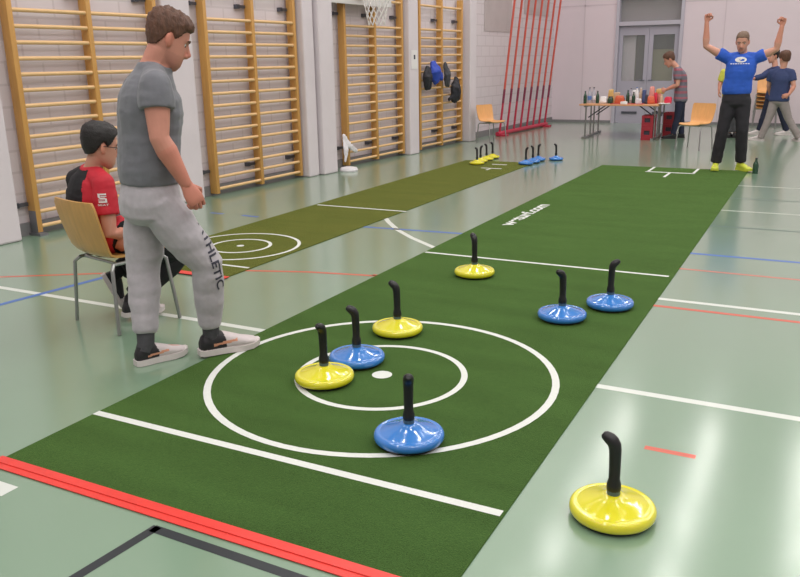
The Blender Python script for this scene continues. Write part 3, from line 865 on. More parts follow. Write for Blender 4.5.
HAIRLINE = [(-.13, -.070), (-.075, -.068), (-.045, -.05), (-.025, -.012), (-.005, .022), (.018, -.005), (.034, .012), (.05, .045), (.07, .066), (.12, .074)]
def hairline(x, tbl):
    for (a, za), (b, zb) in zip(tbl, tbl[1:]):
        if x <= b: return za + (zb - za) * max(0, min(1, (x - a) / (b - a)))
    return tbl[-1][1]

def make_hair(W, m, parent, top=.028, side=.012, front=.0, tuft=.006, seed=0.0, tbl=HAIRLINE):
    b = bmesh.new(); skull(b); bmesh.ops.recalc_face_normals(b, faces=b.faces[:]); tree = BVHTree.FromBMesh(b); b.free()
    bm = nb(); c0 = V((0, 0, .0))
    bmesh.ops.create_uvsphere(bm, u_segments=64, v_segments=44, radius=1.0)
    for v in bm.verts:
        d = v.co.normalized()
        hit = tree.ray_cast(c0 + d * .5, -d, 1.0)
        p = hit[0] if hit[0] is not None else d * .05
        mk = (p.z - hairline(p.x, tbl)) / .012
        mk = max(0, min(1, mk)); mk = mk * mk * (3 - 2 * mk)
        upf = max(0, min(1, (p.z - .02) / .08))
        th = lerp(side, top, upf) + front * max(0, p.x / .09) * upf
        th += tuft * (noise.noise(p * 55 + V((seed, 0, 0))) + .5 * noise.noise(V((p.x * 140, p.y * 140, p.z * 60)))) * (0.4 + upf)
        q = p + d * (th * mk - .012 * (1 - mk))
        v.co = W @ q
    return obj('hair', bm, m, parent)

def finger(bm, base, d, p, L, r, curl, s):
    pts = [base - d * .018 * s, base]
    a = 0; q = base
    for f, k in ((.45, .75), (.31, 1.0), (.24, .7)):
        a += curl * k
        q = q + (d * math.cos(a) + p * math.sin(a)) * L * f
        pts.append(q)
    tube(bm, pts, [r * 1.05, r * 1.08, r, r * .92, r * .8], 8, round_ends=True, ref=p)

def hand(bm, Wp, d, p, side, curl, s):
    """palm + five fingers; side +1 = right hand"""
    d = d.normalized(); p = (p - d * p.dot(d)).normalized(); t = d.cross(p) * side
    rings = []
    for k, (w, h) in ((-.012, (.026, .019)), (.012, (.030, .019)), (.04, (.039, .0185)), (.07, (.042, .017)), (.09, (.040, .013)), (.097, (.034, .008))):
        rings.append(ring_pts(Wp + d * k * s, t, p, w * s, h * s, 16, .85))
    loft(bm, rings)
    for k, (o, L, b) in enumerate(((.030, .072, .088), (.0102, .080, .093), (-.0098, .074, .090), (-.029, .058, .083))):
        finger(bm, Wp + d * b * s + t * o * s, (d + t * o * 2).normalized(), p, L * s, .0088 * s, curl * (1 + .06 * k), s)
    b0 = Wp + d * .028 * s + t * .026 * s + p * .006 * s
    fold = max(0.0, min(1.0, curl / 1.2))
    d1 = (d * .62 + t * .75 + p * (.25 + .5 * fold)).normalized(); d2 = (d * .85 + t * (.25 - .7 * fold) + p * (.2 + .5 * fold)).normalized()
    tube(bm, [b0 - d1 * .012 * s, b0 + d1 * .016 * s, b0 + d1 * .044 * s, b0 + d1 * .044 * s + d2 * .024 * s, b0 + d1 * .044 * s + d2 * .038 * s],
         [.015 * s, .0135 * s, .0105 * s, .0095 * s, .008 * s], 8, round_ends=True, ref=p)

def spine_fn(J):
    hipm = (J['hipR'] + J['hipL']) / 2; shm = (J['shR'] + J['shL']) / 2
    pts = [hipm + (hipm - J['waist']).normalized() * .09 * J['s'], hipm, J['waist'], J['chest'], shm, J['neck']]
    latH = (J['hipR'] - J['hipL']).normalized(); latS = (J['shR'] - J['shL']).normalized()
    def f(u):
        i = int(max(0, min(4, math.floor(u)))); t = u - i
        # smooth (catmull-rom) position
        p0, p1, p2, p3 = pts[max(0, i - 1)], pts[i], pts[i + 1], pts[min(5, i + 2)]
        c = p1 + (p2 - p0) * .5 * t + (p0 * 2 - p1 * 5 + p2 * 4 - p3) * .5 * t * t + (p1 * 3 - p0 - p2 * 3 + p3) * .5 * t ** 3
        if u < 0 or u > 5: c = p1 + (p2 - p1) * t
        k = max(0, min(1, (u - 1) / 3)); lat = latH.lerp(latS, k).normalized()
        tg = (pts[i + 1] - pts[i]).normalized()
        tg = (tg + Z * .5).normalized()
        lat = (lat - tg * lat.dot(tg)).normalized()
        return c, lat, tg.cross(lat)
    return f

BODY = [(0, .125, .085), (.5, .158, .108), (1, .164, .112), (1.5, .150, .103), (2, .142, .098), (2.5, .150, .108), (3, .166, .116), (3.5, .168, .108), (4, .140, .085), (4.5, .085, .066), (5, .056, .058)]

def person(label, J, st, name='person', group=None):
    s = J['s']; mus = st.get('muscle', 1.0); vox = st.get('voxel', .008)
    sp = spine_fn(J)
    bm = nb()
    wd, dp = st.get('wide', 1.0), st.get('deep', 1.0)
    rings = []
    for u, a, b in BODY:
        c, lat, fwd = sp(u); rings.append(ring_pts(c, lat, fwd, a * s * wd, b * s * dp, 20, .9))
    loft(bm, rings)
    nk = sp(4.6)[0]
    for S in 'RL':
        sh, el, wr = J['sh' + S], J['el' + S], J['wr' + S]
        tube(bm, [nk, lerp(nk, sh, .6), sh], [.055 * s, .056 * s, .052 * s * mus], 12, round_ends=True)
        tube(bm, [sh, lerp(sh, el, .3), lerp(sh, el, .65), el, lerp(el, wr, .28), lerp(el, wr, .65), wr],
             [.055 * s * mus, .055 * s * mus, .048 * s * mus, .041 * s * mus, .045 * s * mus, .035 * s * mus, .0285 * s], 14, round_ends=True)
        hp_, kn, an = J['hip' + S], J['knee' + S], J['ank' + S]
        tube(bm, [hp_, lerp(hp_, kn, .4), lerp(hp_, kn, .8), kn, lerp(kn, an, .3), lerp(kn, an, .65), an],
             [.085 * s, .080 * s, .060 * s, .054 * s, .055 * s, .043 * s, .036 * s], 14, round_ends=True)
        he, to = J['heel' + S], J['toe' + S]; fu = J.get('fup' + S, Z)
        tube(bm, [an, lerp(he, to, .3) + fu * .06 * s, lerp(he, to, .62) + fu * .045 * s, lerp(he, to, .85) + fu * .035 * s], [.036 * s, .034 * s, .03 * s, .022 * s], 10, round_ends=True)
    # head
    hs = J.get('hs', s)
    hd = J['hdir'].normalized(); hup = J.get('hup', Z); lf = hup.cross(hd).normalized(); hu = hd.cross(lf)
    W = Matrix.Translation(J['head']) @ Matrix((( hd.x, lf.x, hu.x, 0), (hd.y, lf.y, hu.y, 0), (hd.z, lf.z, hu.z, 0), (0, 0, 0, 1))) @ Matrix.Scale(hs, 4)
    skull(bm, W)
    nb_ = sp(4.7)[0]
    nr = st.get('neck', .056) * s
    tube(bm, [nb_, lerp(nb_, W @ V((-.018, 0, -.06)), .5), W @ V((-.012, 0, -.055))], [nr * 1.03, nr, nr * .98], 16, round_ends=True)
    tube(bm, [W @ V((.092, 0, .012)), W @ V((.105, 0, -.010)), W @ V((.118, 0, -.031)), W @ V((.106, 0, -.043))], [.009 * hs, .0105 * hs, .0135 * hs, .0125 * hs], 10, round_ends=True)
    for y in (-.012, .012): ellipsoid(bm, W @ V((.099, y, -.044)), (.013 * hs, .010 * hs, .009 * hs), n=10, m=6)
    ellipsoid(bm, W @ V((.066, 0, -.106)), (.026 * hs,) * 3, n=12, m=8)
    R3 = W.to_3x3().normalized()
    ellipsoid(bm, W @ V((.088, 0, .020)), (.012 * hs, .05 * hs, .009 * hs), R3, 12, 8)
    ellipsoid(bm, W @ V((.088, 0, -.070)), (.013 * hs, .024 * hs, .0065 * hs), R3, 12, 8)
    ellipsoid(bm, W @ V((.086, 0, -.082)), (.013 * hs, .021 * hs, .007 * hs), R3, 12, 8)
    for y in (-1, 1):
        Re = R3 @ Matrix.Rotation(y * -.35, 3, 'Z') @ Matrix.Rotation(-.2, 3, 'Y')
        ellipsoid(bm, W @ V((-.008, y * .079, -.012)), (.019 * hs, .009 * hs, .033 * hs), Re, 12, 8)
    bm = finish(bm, vox, 2)
    Wi = W.inverted()
    # face: eye sockets pressed in, then skin tones by place
    for v in bm.verts:
        q = Wi @ v.co
        if q.x > .05 and abs(q.z) < .05:
            for y in (-.032, .032):
                g = math.exp(-((q.y - y) ** 2 + (q.z - .002) ** 2) / (2 * .013 ** 2))
                v.co -= hd * (g * .009 * hs)
    for S, sd in (('R', 1), ('L', -1)):
        d, p, cu = J['hand' + S]
        hand(bm, J['wr' + S] + d.normalized() * .004, d, p, sd, cu, s * st.get('hand', 1.0))
    body = obj(name, bm, st['skin'])
    tag(body, label, 'person', group)
    ca = body.data.color_attributes.new('tint', 'FLOAT_COLOR', 'POINT')
    beard = st.get('beard', 0.0)
    hands = [J['wrR'], J['wrL']]
    for i, v in enumerate(body.data.vertices):
        q = Wi @ v.co
        col = V((1, 1, 1))
        if abs(q.z) < .13 and abs(q.y) < .11 and abs(q.x) < .14:
            if q.x > .06 and abs(q.y) < .026 and -.089 < q.z < -.064: col = V((.82, .60, .60))
            elif q.z < -.055 and q.x > .0: col = V((1 - .35 * beard, 1 - .38 * beard, 1 - .36 * beard))
            elif q.x > .085 and q.z < -.02: col = V((1.0, .86, .84))
            if abs(q.y) > .072 and q.x < .03: col = V((1.0, .84, .80))
        else:
            m_ = min((v.co - h).length for h in hands)
            if m_ < .2 * s: col = V((1.0, .88, .86))
        ca.data[i].color = (col.x, col.y, col.z, 1)
    for y in (-.032, .032):
        e = nb(); ellipsoid(e, W @ V((.0715, y, .001)), (.0120 * hs,) * 3, R3, 12, 8)
        ellipsoid(e, W @ V((.0765, y, -.0015)), (.0088 * hs,) * 3, R3, 10, 6, mi=1); obj('eye', e, [M['eye'], M['iris']], body)
        e = nb(); sgn = 1 if y > 0 else -1
        tube(e, [W @ V((.0955, sgn * .014, .020)), W @ V((.0945, sgn * .030, .026)), W @ V((.082, sgn * .050, .021))], [.0045 * hs, .0055 * hs, .003 * hs], 8, round_ends=True); obj('eyebrow', e, st['hair'], body)
    make_hair(W, st['hair'], body, **st.get('hairdo', {}))
    # ---- shirt
    bm = nb()
    ez = st.get('ease', .014) * s
    u0 = st.get('hem', .55)
    rings = []
    us = [u0, u0 + .25] + [u for u, _, _ in BODY if u > u0 + .4 and u < 4.8] + [4.8]
    def bodyab(u):
        for (ua, a, b), (ub, a2, b2) in zip(BODY, BODY[1:]):
            if u <= ub: k = max(0, (u - ua) / (ub - ua)); return lerp(a, a2, k), lerp(b, b2, k)
        return BODY[-1][1:]
    for u in us:
        c, lat, fwd = sp(u); a, b = bodyab(u)
        e = ez * (1.6 if u < 2.2 and u > u0 else 1.0) * (.55 if u > 4.3 else 1)
        if 1.2 < u < 2.8: a = max(a, .150)
        rings.append(ring_pts(c, lat, fwd, a * s * wd + e, b * s * dp + e, 24, .9))
    loft(bm, rings)
    fr = st.get('sleeve', .6)
    for S in 'RL':
        sh, el, wr = J['sh' + S], J['el' + S], J['wr' + S]
        tube(bm, [nk, lerp(nk, sh, .6), sh], [.058 * s, .063 * s, .058 * s * mus + ez * .6], 14, round_ends=True)
        if fr <= 1:
            en = lerp(sh, el, fr)
            tube(bm, [sh, lerp(sh, en, .5), en], [.058 * s * mus + ez * .7, .058 * s * mus + ez, .056 * s * mus + ez], 16)
            ellipsoid(bm, sh, (.058 * s * mus + ez * .7,) * 3)
        else:
            tube(bm, [sh, lerp(sh, el, .5), el, lerp(el, wr, .6), lerp(el, wr, .95)], [.058 * s + ez * .7, .055 * s + ez, .047 * s + ez, .042 * s + ez, .036 * s + ez * .5], 14)
    bm = finish(bm, vox * 1.1, 4)
    wrinkle(bm, st.get('wr', .005) * s, 9 / s, 5.0, (1, 1, .55)); wrinkle(bm, .0025 * s, 20 / s, 1.0, (.6, .6, 1.5))
    bm.normal_update()
    fnm = st.get('shirt_paint')
    if fnm:
        for f in bm.faces: f.material_index = fnm(f.calc_center_median(), f.normal, sp, J)
    shirt = obj('t_shirt' if fr <= 1 else 'sweater', bm, st['shirt'], body)
    # ---- trousers
    bm = nb(); te = st.get('tease', .012) * s
    rings = []
    for u, k in ((-.15, .75), (0.1, .95), (.5, 1.0), (1, 1.0), (1.45, .98)) + (((st.get('hem', .55) + .3), .93),) * (st.get('hem', .55) > 1.2):
        c, lat, fwd = sp(u); a, b = bodyab(max(0, u)); rings.append(ring_pts(c, lat, fwd, (a * s * wd + te) * k, (b * s * dp + te) * k, 22, .9))
    loft(bm, rings)
    lr = st.get('leg', [.098, .094, .078, .070, .070, .064, .060])
    cuff = st.get('cuff', .0)
    for S in 'RL':
        hp_, kn, an = J['hip' + S], J['knee' + S], J['ank' + S]
        end = lerp(kn, an, 1 - cuff)
        tube(bm, [hp_, lerp(hp_, kn, .35), lerp(hp_, kn, .75), kn, lerp(kn, end, .3), lerp(kn, end, .7), lerp(kn, end, .93), end],
             [lr[0] * s, lr[1] * s, lr[2] * s, lr[3] * s, lr[4] * s, lr[5] * s, lr[6] * s, st.get('cuff_r', lr[6]) * s], 18)
    bm = finish(bm, vox * 1.1, 4)
    wrinkle(bm, st.get('twr', .005) * s, 6.5 / s, 2.0, (.8, .8, 1.9))
    trousers = obj('trousers', bm, st['trousers'], body)
    # ---- shoes and socks
    for S in 'RL':
        he, to, an = J['heel' + S], J['toe' + S], J['ank' + S]
        fx = (to - he); L = fx.length; fx = fx / L
        fz = J.get('fup' + S, Z); fy = fz.cross(fx).normalized(); fz = fx.cross(fy)
        sc = L / .29
        bm = nb(); rings = []
        for x, w, h in ((.0, .022, .070), (.012, .034, .094), (.045, .039, .108), (.085, .041, .112), (.125, .042, .100), (.165, .047, .084), (.205, .050, .068), (.245, .047, .058), (.272, .035, .050), (.287, .016, .038)):
            ring = []
            for i in range(18):
                a = 2 * PI * i / 18; zz = math.sin(a)
                ring.append(he + fx * x * sc + fy * (w * sc * (abs(math.cos(a)) ** .8) * (1 if math.cos(a) > 0 else -1)) + fz * (.016 * s + (h - .016) * sc * .5 * (1 + zz)))
            rings.append(ring)
        loft(bm, rings)
        ac = he + fx * .05 * sc + fz * .095 * sc
        tube(bm, [ac - fz * .03 * s, lerp(ac, an, .35)], [.040 * s, .042 * s], 14)
        bm = finish(bm, vox * .9, 3)
        sm = st['shoe']
        pn = st.get('shoe_paint')
        if pn:
            for f in bm.faces:
                q = f.calc_center_median() - he; f.material_index = pn(q.dot(fx) / sc, q.dot(fy) / sc, q.dot(fz) / sc)
        shoe = obj('shoe', bm, sm, body)
        bm = nb()
        for k, z in ((1.0, .0), (1.04, .010), (1.02, .024)):
            pass
        prof = [(-.006, .024), (.008, .037), (.05, .042), (.10, .041), (.15, .046), (.20, .053), (.245, .050), (.275, .036), (.292, .014)]
        lo = [he + fx * x * sc + fy * w * sc for x, w in prof] + [he + fx * x * sc - fy * w * sc for x, w in reversed(prof)]
        def lift(p, z):
            x = (p - he).dot(fx) / sc
            return p + fz * (z * s + max(0, x - .2) ** 2 * 1.6 * sc)
        loft(bm, [[lift(p, .002) for p in lo], [lift(p, .016) for p in lo], [lift(p, .031) for p in lo]])
        obj('sole', bm, st.get('sole', M['sole']), shoe)
        if st.get('sock'):
            bm = nb(); kn = J['knee' + S]
            tube(bm, [ac - fz * .02, an, lerp(an, kn, st.get('sock_h', .25))], [.042 * s, .043 * s, .047 * s], 16); obj('sock', bm, st['sock'], body)
    return body, shirt, trousers, W, sp

# --- the walking man in grey
F = Frame(-2.98, 3.15); at = F.at
fdir = V((.5, .87, 0)).normalized()
def ground(px, py): return G(px, py, 0)
hl, tl = ground(136.5, 366.0), ground(187, 353)
hr, tr = ground(200.5, 357.5), ground(259, 345.5)
n, e = F.n, F.e
J = dict(s=1.05, hs=1.07,
    head=at(167.2, 38.6, -.01), hdir=(e * .88 + n * .20 - Z * .42), neck=at(156, 61.5, .0),
    shR=at(155.5, 87, -.185), shL=at(146, 83, .185), elR=at(159.5, 138, -.235), wrR=at(186, 184, -.215), elL=at(150, 138, .22), wrL=at(158, 182, .2),
    chest=at(150, 112, 0), waist=at(149, 157, 0), hipR=at(156, 202, -.085), hipL=at(146, 202, .085),
    kneeR=at(207, 264, -.07), ankR=hr + V((0, 0, 0)) + (tr - hr).normalized() * .07 + Z * .115, kneeL=at(143.5, 274, .06), ankL=hl + (tl - hl).normalized() * .065 + Z * .115,
    heelR=hr + Z * .012, toeR=tr + Z * .004, heelL=hl, toeL=tl,
    handR=(e * .42 - Z * .88 - n * .0, n * .85 - e * .35, 0.85), handL=(e * .3 - Z * .9, -n, .5))
def shoe_runner(x, y, z):
    k = z - .050 - (x - .05) * .10
    if .055 < x < .17 and abs(k) < .0065: return 2
    if x < .118 - .25 * max(0, z - .06) and z > .030: return 1
    return 0
walk = dict(skin=M['skin'], hair=M['hair'], shirt=M['grey_shirt'], trousers=M['jogger'], shoe=[M['white_shoe'], M['black_shoe'], M['coral']], shoe_paint=shoe_runner,
    sock=M['sock'], sock_h=.30, muscle=1.12, deep=1.16, wide=1.04, ease=.018, hem=1.48, sleeve=.43, wr=.006, beard=.30, neck=.062, voxel=.0065,
    leg=[.106, .106, .094, .083, .079, .070, .062], cuff=.14, cuff_r=.052, tease=.016, twr=.007, hand=1.06,
    hairdo=dict(top=.017, side=.009, front=.013, tuft=.007, seed=2.0, tbl=HAIRLINE[:7] + [(.05, .042), (.07, .054), (.12, .058)]))
man, mshirt, mtr, _, _ = person('man in grey t-shirt and grey joggers walking onto the green lane', J, walk)
# dark lettering down the front of the right trouser leg
tb = fit_box(text_mesh('ATHLETIC', 1, .02), .37, .047)
p0, p1 = at(199.5, 222, -.09), at(219, 290, -.09)
ux = (p1 - p0).normalized()
uy = ux.cross(n).normalized(); uy = uy if uy.dot(e) > 0 else -uy
decal(tb, p0 - uy * .012, ux, uy, (n - e * .18), [mtr], .003)
obj('trouser_lettering', tb, M['ink_dark'], mtr, smooth=False)

# --- the seated man in red and black
F = Frame(-3.78, 3.52); at = F.at; n, e = F.n, F.e
f = V((.22, .975, 0)); r_ = V((.975, -.22, 0))
seat = CO + Z * .455
J = dict(s=.97, hs=1.0,
    head=at(100, 146, .02), hdir=(e * .93 + n * .32 - Z * .22), neck=at(93.5, 167, .05),
    shR=at(103.5, 184, -.11), shL=at(77, 179.5, .22), elR=at(110.5, 234, -.17), wrR=at(137, 229, -.08), elL=at(92, 232, .22), wrL=at(133, 226, .12),
    chest=at(90, 206, 0.08), waist=at(97, 236, .07), hipR=seat - f * .0 + r_ * .085 + Z * .085, hipL=seat - f * .0 - r_ * .085 + Z * .085,
    kneeR=at(182, 252, .10), kneeL=at(160, 246, .33),
    handR=(e * .8 - Z * .3 + n * .3, -Z * .5 + n * .6, .7), handL=(e * .8 - Z * .4, -Z - n * .3, .6))
tR = ground(164, 312); hR = tR - (f * .93 + r_ * .1).normalized() * .275
J['heelR'] = hR + Z * .03; J['toeR'] = tR + Z * .01; J['ankR'] = hR + f * .06 + Z * .13
tL = ground(121, 311); hL = at(101, 276, (tL - F.O).dot(n) - .02)
dl = (tL - hL).normalized(); tL = hL + dl * .275
J['heelL'] = hL; J['toeL'] = tL + Z * .008; J['fupL'] = e * .80 + Z * .5 + n * .1; J['fupL'] = (J['fupL'] - dl * J['fupL'].dot(dl)).normalized(); J['ankL'] = hL + dl * .05 + J['fupL'] * .10 + Z * .03
def red_black(p, nn, sp, J):
    c, lat, fwd = sp(3.4)
    lat_ = (p - c).dot(lat)
    if (p - J['neck']).length < .078: return 0
    hgt = (p - c).dot(Z)
    return 0 if lat_ > .112 - .25 * max(0, hgt) or lat_ < -.20 else 1
sit = dict(skin=M['skin2'], hair=M['hair_dark'], shirt=[M['red_shirt'], M['black_shirt']], shirt_paint=red_black, trousers=M['black_pants'], shoe=[M['white_shoe'], M['black_shoe']],
    shoe_paint=lambda x, y, z: 1 if (x < .20 and z > .03) else 0, sock=M['black_pants'], ease=.014, hem=.4, sleeve=.62, voxel=.0065, neck=.052,
    leg=[.112, .112, .102, .092, .086, .078, .072], cuff=.06, hairdo=dict(top=.026, side=.016, front=.004, tuft=.004, seed=9))
sitter, sshirt, strs, W, sp = person('seated man with black hair and glasses, in red and black jersey on a plywood chair', J, sit)
bm = nb()
for y in (-.032, .032):
    tube(bm, [W @ V((.103, y + .024 * math.cos(a), .0 + .017 * math.sin(a))) for a in [2 * PI * k / 20 for k in range(21)]], .0022, 6)
    tube(bm, [W @ V((.103, y + math.copysign(.024, y), .004)), W @ V((.06, math.copysign(.082, y), .004)), W @ V((-.01, math.copysign(.086, y), .002))], .0022, 6)
tube(bm, [W @ V((.104, -.009, .004)), W @ V((.106, 0, .006)), W @ V((.104, .009, .004))], .002, 6)
obj('glasses', bm, M['black'], sitter)
# white sleeve emblem: two interlocking bars forming a square S, word below
bm = nb()
def poly(b, pts): b.faces.new([b.verts.new((x, y, 0)) for x, y in pts])
for q in ([(0, .030), (.012, .030), (.012, .052), (0, .052)], [(0, .044), (.048, .044), (.048, .053), (0, .053)], [(.0, .030), (.036, .030), (.048, .022), (.012, .022)][::1],
          [(.036, .006), (.048, .006), (.048, .024), (.036, .024)], [(.0, .0), (.048, .0), (.048, .010), (.0, .010)], [(0, .015), (.034, .015), (.034, .019), (0, .019)], [(.014, .034), (.048, .034), (.048, .039), (.014, .039)]):
    poly(bm, q)
o0 = at(98.7, 206, -.3); eu = (e * .93 - n * .1).normalized(); 
decal(bm, o0, eu, (Z + eu * -.05).normalized(), n, [sshirt], .003, .008); obj('sleeve_emblem', bm, M['ink_white'], sshirt, smooth=False)
tb = fit_box(text_mesh('SEAT', 1, .02), .062, .011)
decal(tb, o0 - Z * .018 - eu * .006, eu, Z, n, [sshirt], .003, .006); obj('sleeve_word', tb, M['ink_white'], sshirt, smooth=False)

# --- the man with both arms raised
F = Frame(-1.15, 12.02); at = F.at; n, e = F.n, F.e
def gd(px, py, z=0): return G(px, py, z)
J = dict(s=1.03, hs=1.02, head=at(742.6, 41.8, -.03), hdir=(-n * .93 - e * .12 - Z * .28), neck=at(742.5, 55, .01),
    shR=at(727.5, 58.5, 0), shL=at(757, 58, 0), elR=at(706, 46, -.04), wrR=at(706.8, 22.5, -.06), elL=at(776.5, 49, -.04), wrL=at(782, 26.5, -.06),
    chest=at(740.5, 72, -.01), waist=at(737, 87, 0), hipR=at(730.5, 100, 0), hipL=at(742.5, 100, 0), kneeR=at(722, 131, -.05), kneeL=at(742, 131, -.05),
    ankR=at(716, 162, .02), ankL=at(740.5, 161.5, .04),
    handR=(Z + e * .05, -n * .8 + e * .5, 1.5), handL=(Z + e * .1, -n * .8 - e * .5, 1.5))
for S, (px, py), dv in (('R', (714.5, 171), -n - e * .05), ('L', (742, 169.5), -n * .75 + e * .6)):
    a = J['ank' + S]; dv = dv.normalized(); he = V((a.x, a.y, 0)) - dv * .06
    J['heel' + S] = he + Z * MT; J['toe' + S] = he + dv * .29 + Z * MT
arms = dict(skin=M['skin2'], hair=M['hair_grey'], shirt=M['blue_shirt'], trousers=M['dark_jeans'], shoe=[M['neon']], sole=M['neon'], ease=.022, hem=1.5, sleeve=.43, voxel=.009, beard=.25,
    leg=[.105, .100, .084, .076, .076, .074, .072], cuff=.0, muscle=1.0, tease=.02, wr=.007, hairdo=dict(top=.010, side=.004, tuft=.002))
armsman, ashirt, _, _, sp = person('man in blue t-shirt raising both fists at the far end of the green lane', J, arms)
bm = nb()
def ell(b, cx, cy, a, b_, a2, b2, t0=0, t1=2 * PI, k=28, off=(0, 0)):
    for i in range(k):
        u, v = t0 + (t1 - t0) * i / k, t0 + (t1 - t0) * (i + 1) / k
        poly(b, [(cx + a * math.cos(u), cy + b_ * math.sin(u)), (cx + a * math.cos(v), cy + b_ * math.sin(v)), (cx + off[0] + a2 * math.cos(v), cy + off[1] + b2 * math.sin(v)), (cx + off[0] + a2 * math.cos(u), cy + off[1] + b2 * math.sin(u))])
ell(bm, 0, 0, .072, .036, .036, .014, off=(.012, -.004))
poly(bm, [(-.03, -.012), (.005, .012), (.02, .012), (-.012, -.012)])
x = -.125
for w in (.022, .018, .03, .016, .026, .02, .028, .018):
    poly(bm, [(x, -.056), (x + w, -.056), (x + w, -.046), (x, -.046)]); x += w + .008
decal(bm, at(741, 59.8, -.3), e, Z, n, [ashirt], .004, .012); obj('chest_print', bm, M['ink_white'], ashirt, smooth=False)

# --- the man bending over the snack table
F = Frame(-2.52, 16.5); at = F.at; n, e = F.n, F.e
J = dict(s=.93, hs=1.0, head=at(669.8, 59.5, 0), hdir=(-e * .85 - Z * .5), neck=at(677, 67, 0), shL=at(679, 71.5, -.17), shR=at(678, 71.5, .17), elL=at(677.5, 85, -.2), wrL=at(666.5, 89.5, -.1),
    elR=at(676, 85, .2), wrR=at(665.5, 90, .1), chest=at(680.5, 78, 0), waist=at(681, 90, 0), hipL=at(680.5, 99, -.08), hipR=at(680.5, 99, .08), kneeL=at(677.5, 117, -.09), kneeR=at(681, 117, .09),
    ankL=at(673, 134, -.1), ankR=at(681.5, 133.5, .1), handL=(-e * .9 - Z * .3, n, .8), handR=(-e * .9 - Z * .3, -n, .8))
for S, k in (('L', 1.0), ('R', 1.0)):
    a = J['ank' + S]; he = V((a.x, a.y, 0)) + e * .06; J['heel' + S] = he; J['toe' + S] = he - e * .27
def stripes(p, nn, sp, J):
    z = p.z - J['hipL'].z
    return 1 if (z * 9.5) % 1.0 < .36 else 0
person('man in grey and red striped t-shirt bending over the snack table', J, dict(skin=M['skin2'], hair=M['hair'], shirt=[M['stripe_grey'], M['stripe_red']], shirt_paint=stripes, trousers=M['navy_dark'],
    shoe=[M['black_shoe']], sole=M['black_shoe'], voxel=.010, ease=.018, sleeve=.6, leg=[.096, .092, .076, .068, .066, .06, .058], hairdo=dict(top=.03, side=.012, tuft=.004)))
hp2 = (J['wrL'] + J['wrR']) / 2 - e * .10 - Z * .03
bm = nb(); box(bm, (0, 0, 0), (.16, .22, .10), bev=.03); o = obj('snack_pack', bm, M['yellow_pl'], loc=hp2, rz=math.atan2(e.y, e.x))
tag(o, 'yellow orange pack held by the man bending over the snack table', 'pack')

# --- the man walking at the far right, seen from behind
F = Frame(-.75, 16.45); at = F.at; n, e = F.n, F.e
def feet(J, S, dv, L=.28):
    a = J['ank' + S]; dv = dv.normalized(); he = V((a.x, a.y, 0)) - dv * .06; J['heel' + S] = he; J['toe' + S] = he + dv * L
J = dict(s=.94, hs=1.0, head=at(784.8, 58.8, 0), hdir=(n * .8 - e * .5 - Z * .15), neck=at(783, 68, 0), shL=at(772, 73, .05), shR=at(791.5, 73, -.05), elL=at(768.5, 86, .12), wrL=at(771, 96, .25),
    elR=at(793.8, 86.5, -.1), wrR=at(789, 94.5, -.16), chest=at(781.5, 80, 0), waist=at(780, 91, 0), hipL=at(775.5, 99.5, .03), hipR=at(782.5, 99.5, -.03), kneeL=at(768.5, 119, 0), kneeR=at(788.5, 119, 0),
    ankL=at(760.3, 138.5, 0), ankR=at(799, 138, 0), handL=(-Z, e, .5), handR=(-e * .8 - Z * .3, n, .7))
feet(J, 'L', -e * .8 + n * .3); feet(J, 'R', -e * .4 + n * .9)
person('man in navy t-shirt and grey trousers striding at the far right, back turned', J, dict(skin=M['skin2'], hair=M['hair'], shirt=M['navy'], trousers=M['taupe'], shoe=[M['white_shoe']],
    voxel=.010, ease=.02, hem=.7, sleeve=.6, leg=[.098, .094, .078, .07, .068, .066, .064], hairdo=dict(top=.03, side=.016, tuft=.004)))
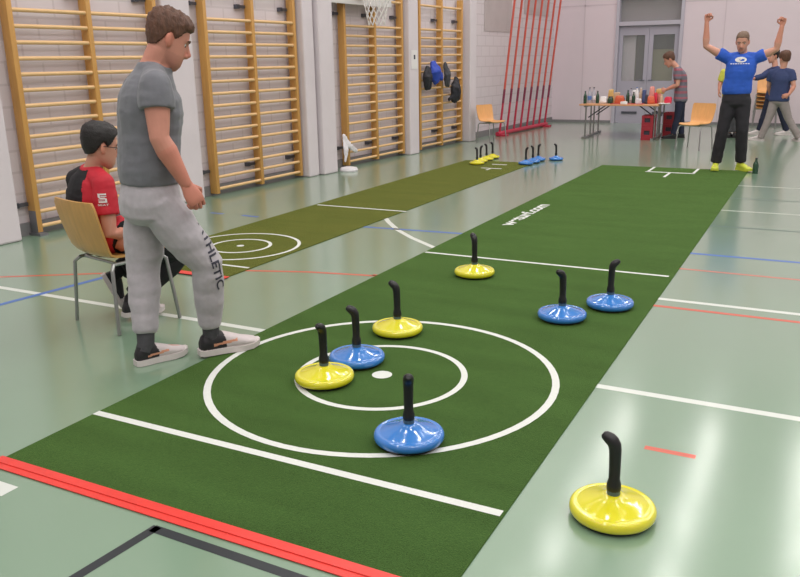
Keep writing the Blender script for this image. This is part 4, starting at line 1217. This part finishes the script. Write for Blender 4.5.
# --- the man half hidden behind him
F = Frame(-.98, 17.7); at = F.at; n, e = F.n, F.e
J = dict(s=.95, hs=1.0, head=at(773.5, 56, 0), hdir=(-e * .8 - n * .45 - Z * .1), neck=at(775.5, 66, 0), shL=at(781, 71, -.1), shR=at(769, 72, .1), elR=at(762.5, 76.5, -.05), wrR=at(754, 78.5, -.2), elL=at(784, 84, -.1), wrL=at(783, 94, -.1),
    chest=at(776, 78, 0), waist=at(775.5, 89, 0), hipL=at(778, 97, -.05), hipR=at(771, 97, .05), kneeL=at(782, 116, 0), kneeR=at(764, 115, 0), ankL=at(786.5, 131, 0), ankR=at(759, 130.5, 0),
    handL=(-Z, e, .5), handR=(-e, -n, .6))
feet(J, 'L', -e * .8 - n * .2); feet(J, 'R', -e * .9 - n * .2)
person('dark-haired man in navy, arm held out, half hidden behind the striding man', J, dict(skin=M['skin2'], hair=M['hair_dark'], shirt=M['navy'], trousers=M['navy_dark'], shoe=[M['sole']],
    voxel=.010, ease=.018, sleeve=1.5, leg=[.094, .09, .074, .066, .064, .06, .058], hairdo=dict(top=.03, side=.014, tuft=.004)))
# --- the person in lime hidden behind the man with raised arms
F = Frame(-1.42, 16.9); at = F.at; n, e = F.n, F.e
J = dict(s=.92, hs=.95, head=at(742, 63, -.1), hdir=(e * .5 + n * .7 - Z * .5), neck=at(737, 69, 0), shL=at(724, 72, 0), shR=at(742, 73, 0), elL=at(720.5, 82, .02), wrL=at(719, 90, -.05), elR=at(744, 84, .1), wrR=at(742, 93, .2),
    chest=at(732, 79, 0), waist=at(731, 90, 0), hipL=at(728.5, 99, 0), hipR=at(735, 99, 0), kneeL=at(729, 117, 0), kneeR=at(735, 117, .05), ankL=at(729, 132.5, 0), ankR=at(735, 132, .05), handL=(-Z, e, .5), handR=(-Z, -e, .5))
feet(J, 'L', n * .8 + e * .2); feet(J, 'R', n * .8 + e * .3)
person('person in lime yellow shirt standing mostly hidden behind the arms-raised man', J, dict(skin=M['skin2'], hair=M['hair_dark'], shirt=M['lime_shirt'], trousers=M['sock'], shoe=[M['black_shoe']], sole=M['black_shoe'],
    voxel=.011, ease=.018, sleeve=.9, leg=[.094, .09, .074, .066, .064, .06, .058]))

# ------------------------------------------------------------------ light
def area(x, y, w, l, power, col=(1.0, .955, .93)):
    d = bpy.data.lights.new('ceiling_lamp', 'AREA'); d.shape = 'RECTANGLE'; d.size = w; d.size_y = l; d.energy = power; d.color = col
    o = bpy.data.objects.new('ceiling_lamp', d); C.objects.link(o); o.location = (x, y, 6.9)
for i in range(7):
    for j in range(13): area(-5.4 + 1.95 * i, -4.8 + 1.9 * j, .22, .8, 20.5)
w = bpy.data.worlds.new('world'); bpy.context.scene.world = w; w.use_nodes = True
w.node_tree.nodes['Background'].inputs[0].default_value = (.8, .8, .82, 1); w.node_tree.nodes['Background'].inputs[1].default_value = .3
sc = bpy.context.scene
sc.view_settings.view_transform = 'Standard'
sc.view_settings.look = 'None'
sc.view_settings.exposure = 0.0
sc.cycles.use_denoising = True
sc.cycles.max_bounces = 6
sc.cycles.sample_clamp_indirect = 4.0
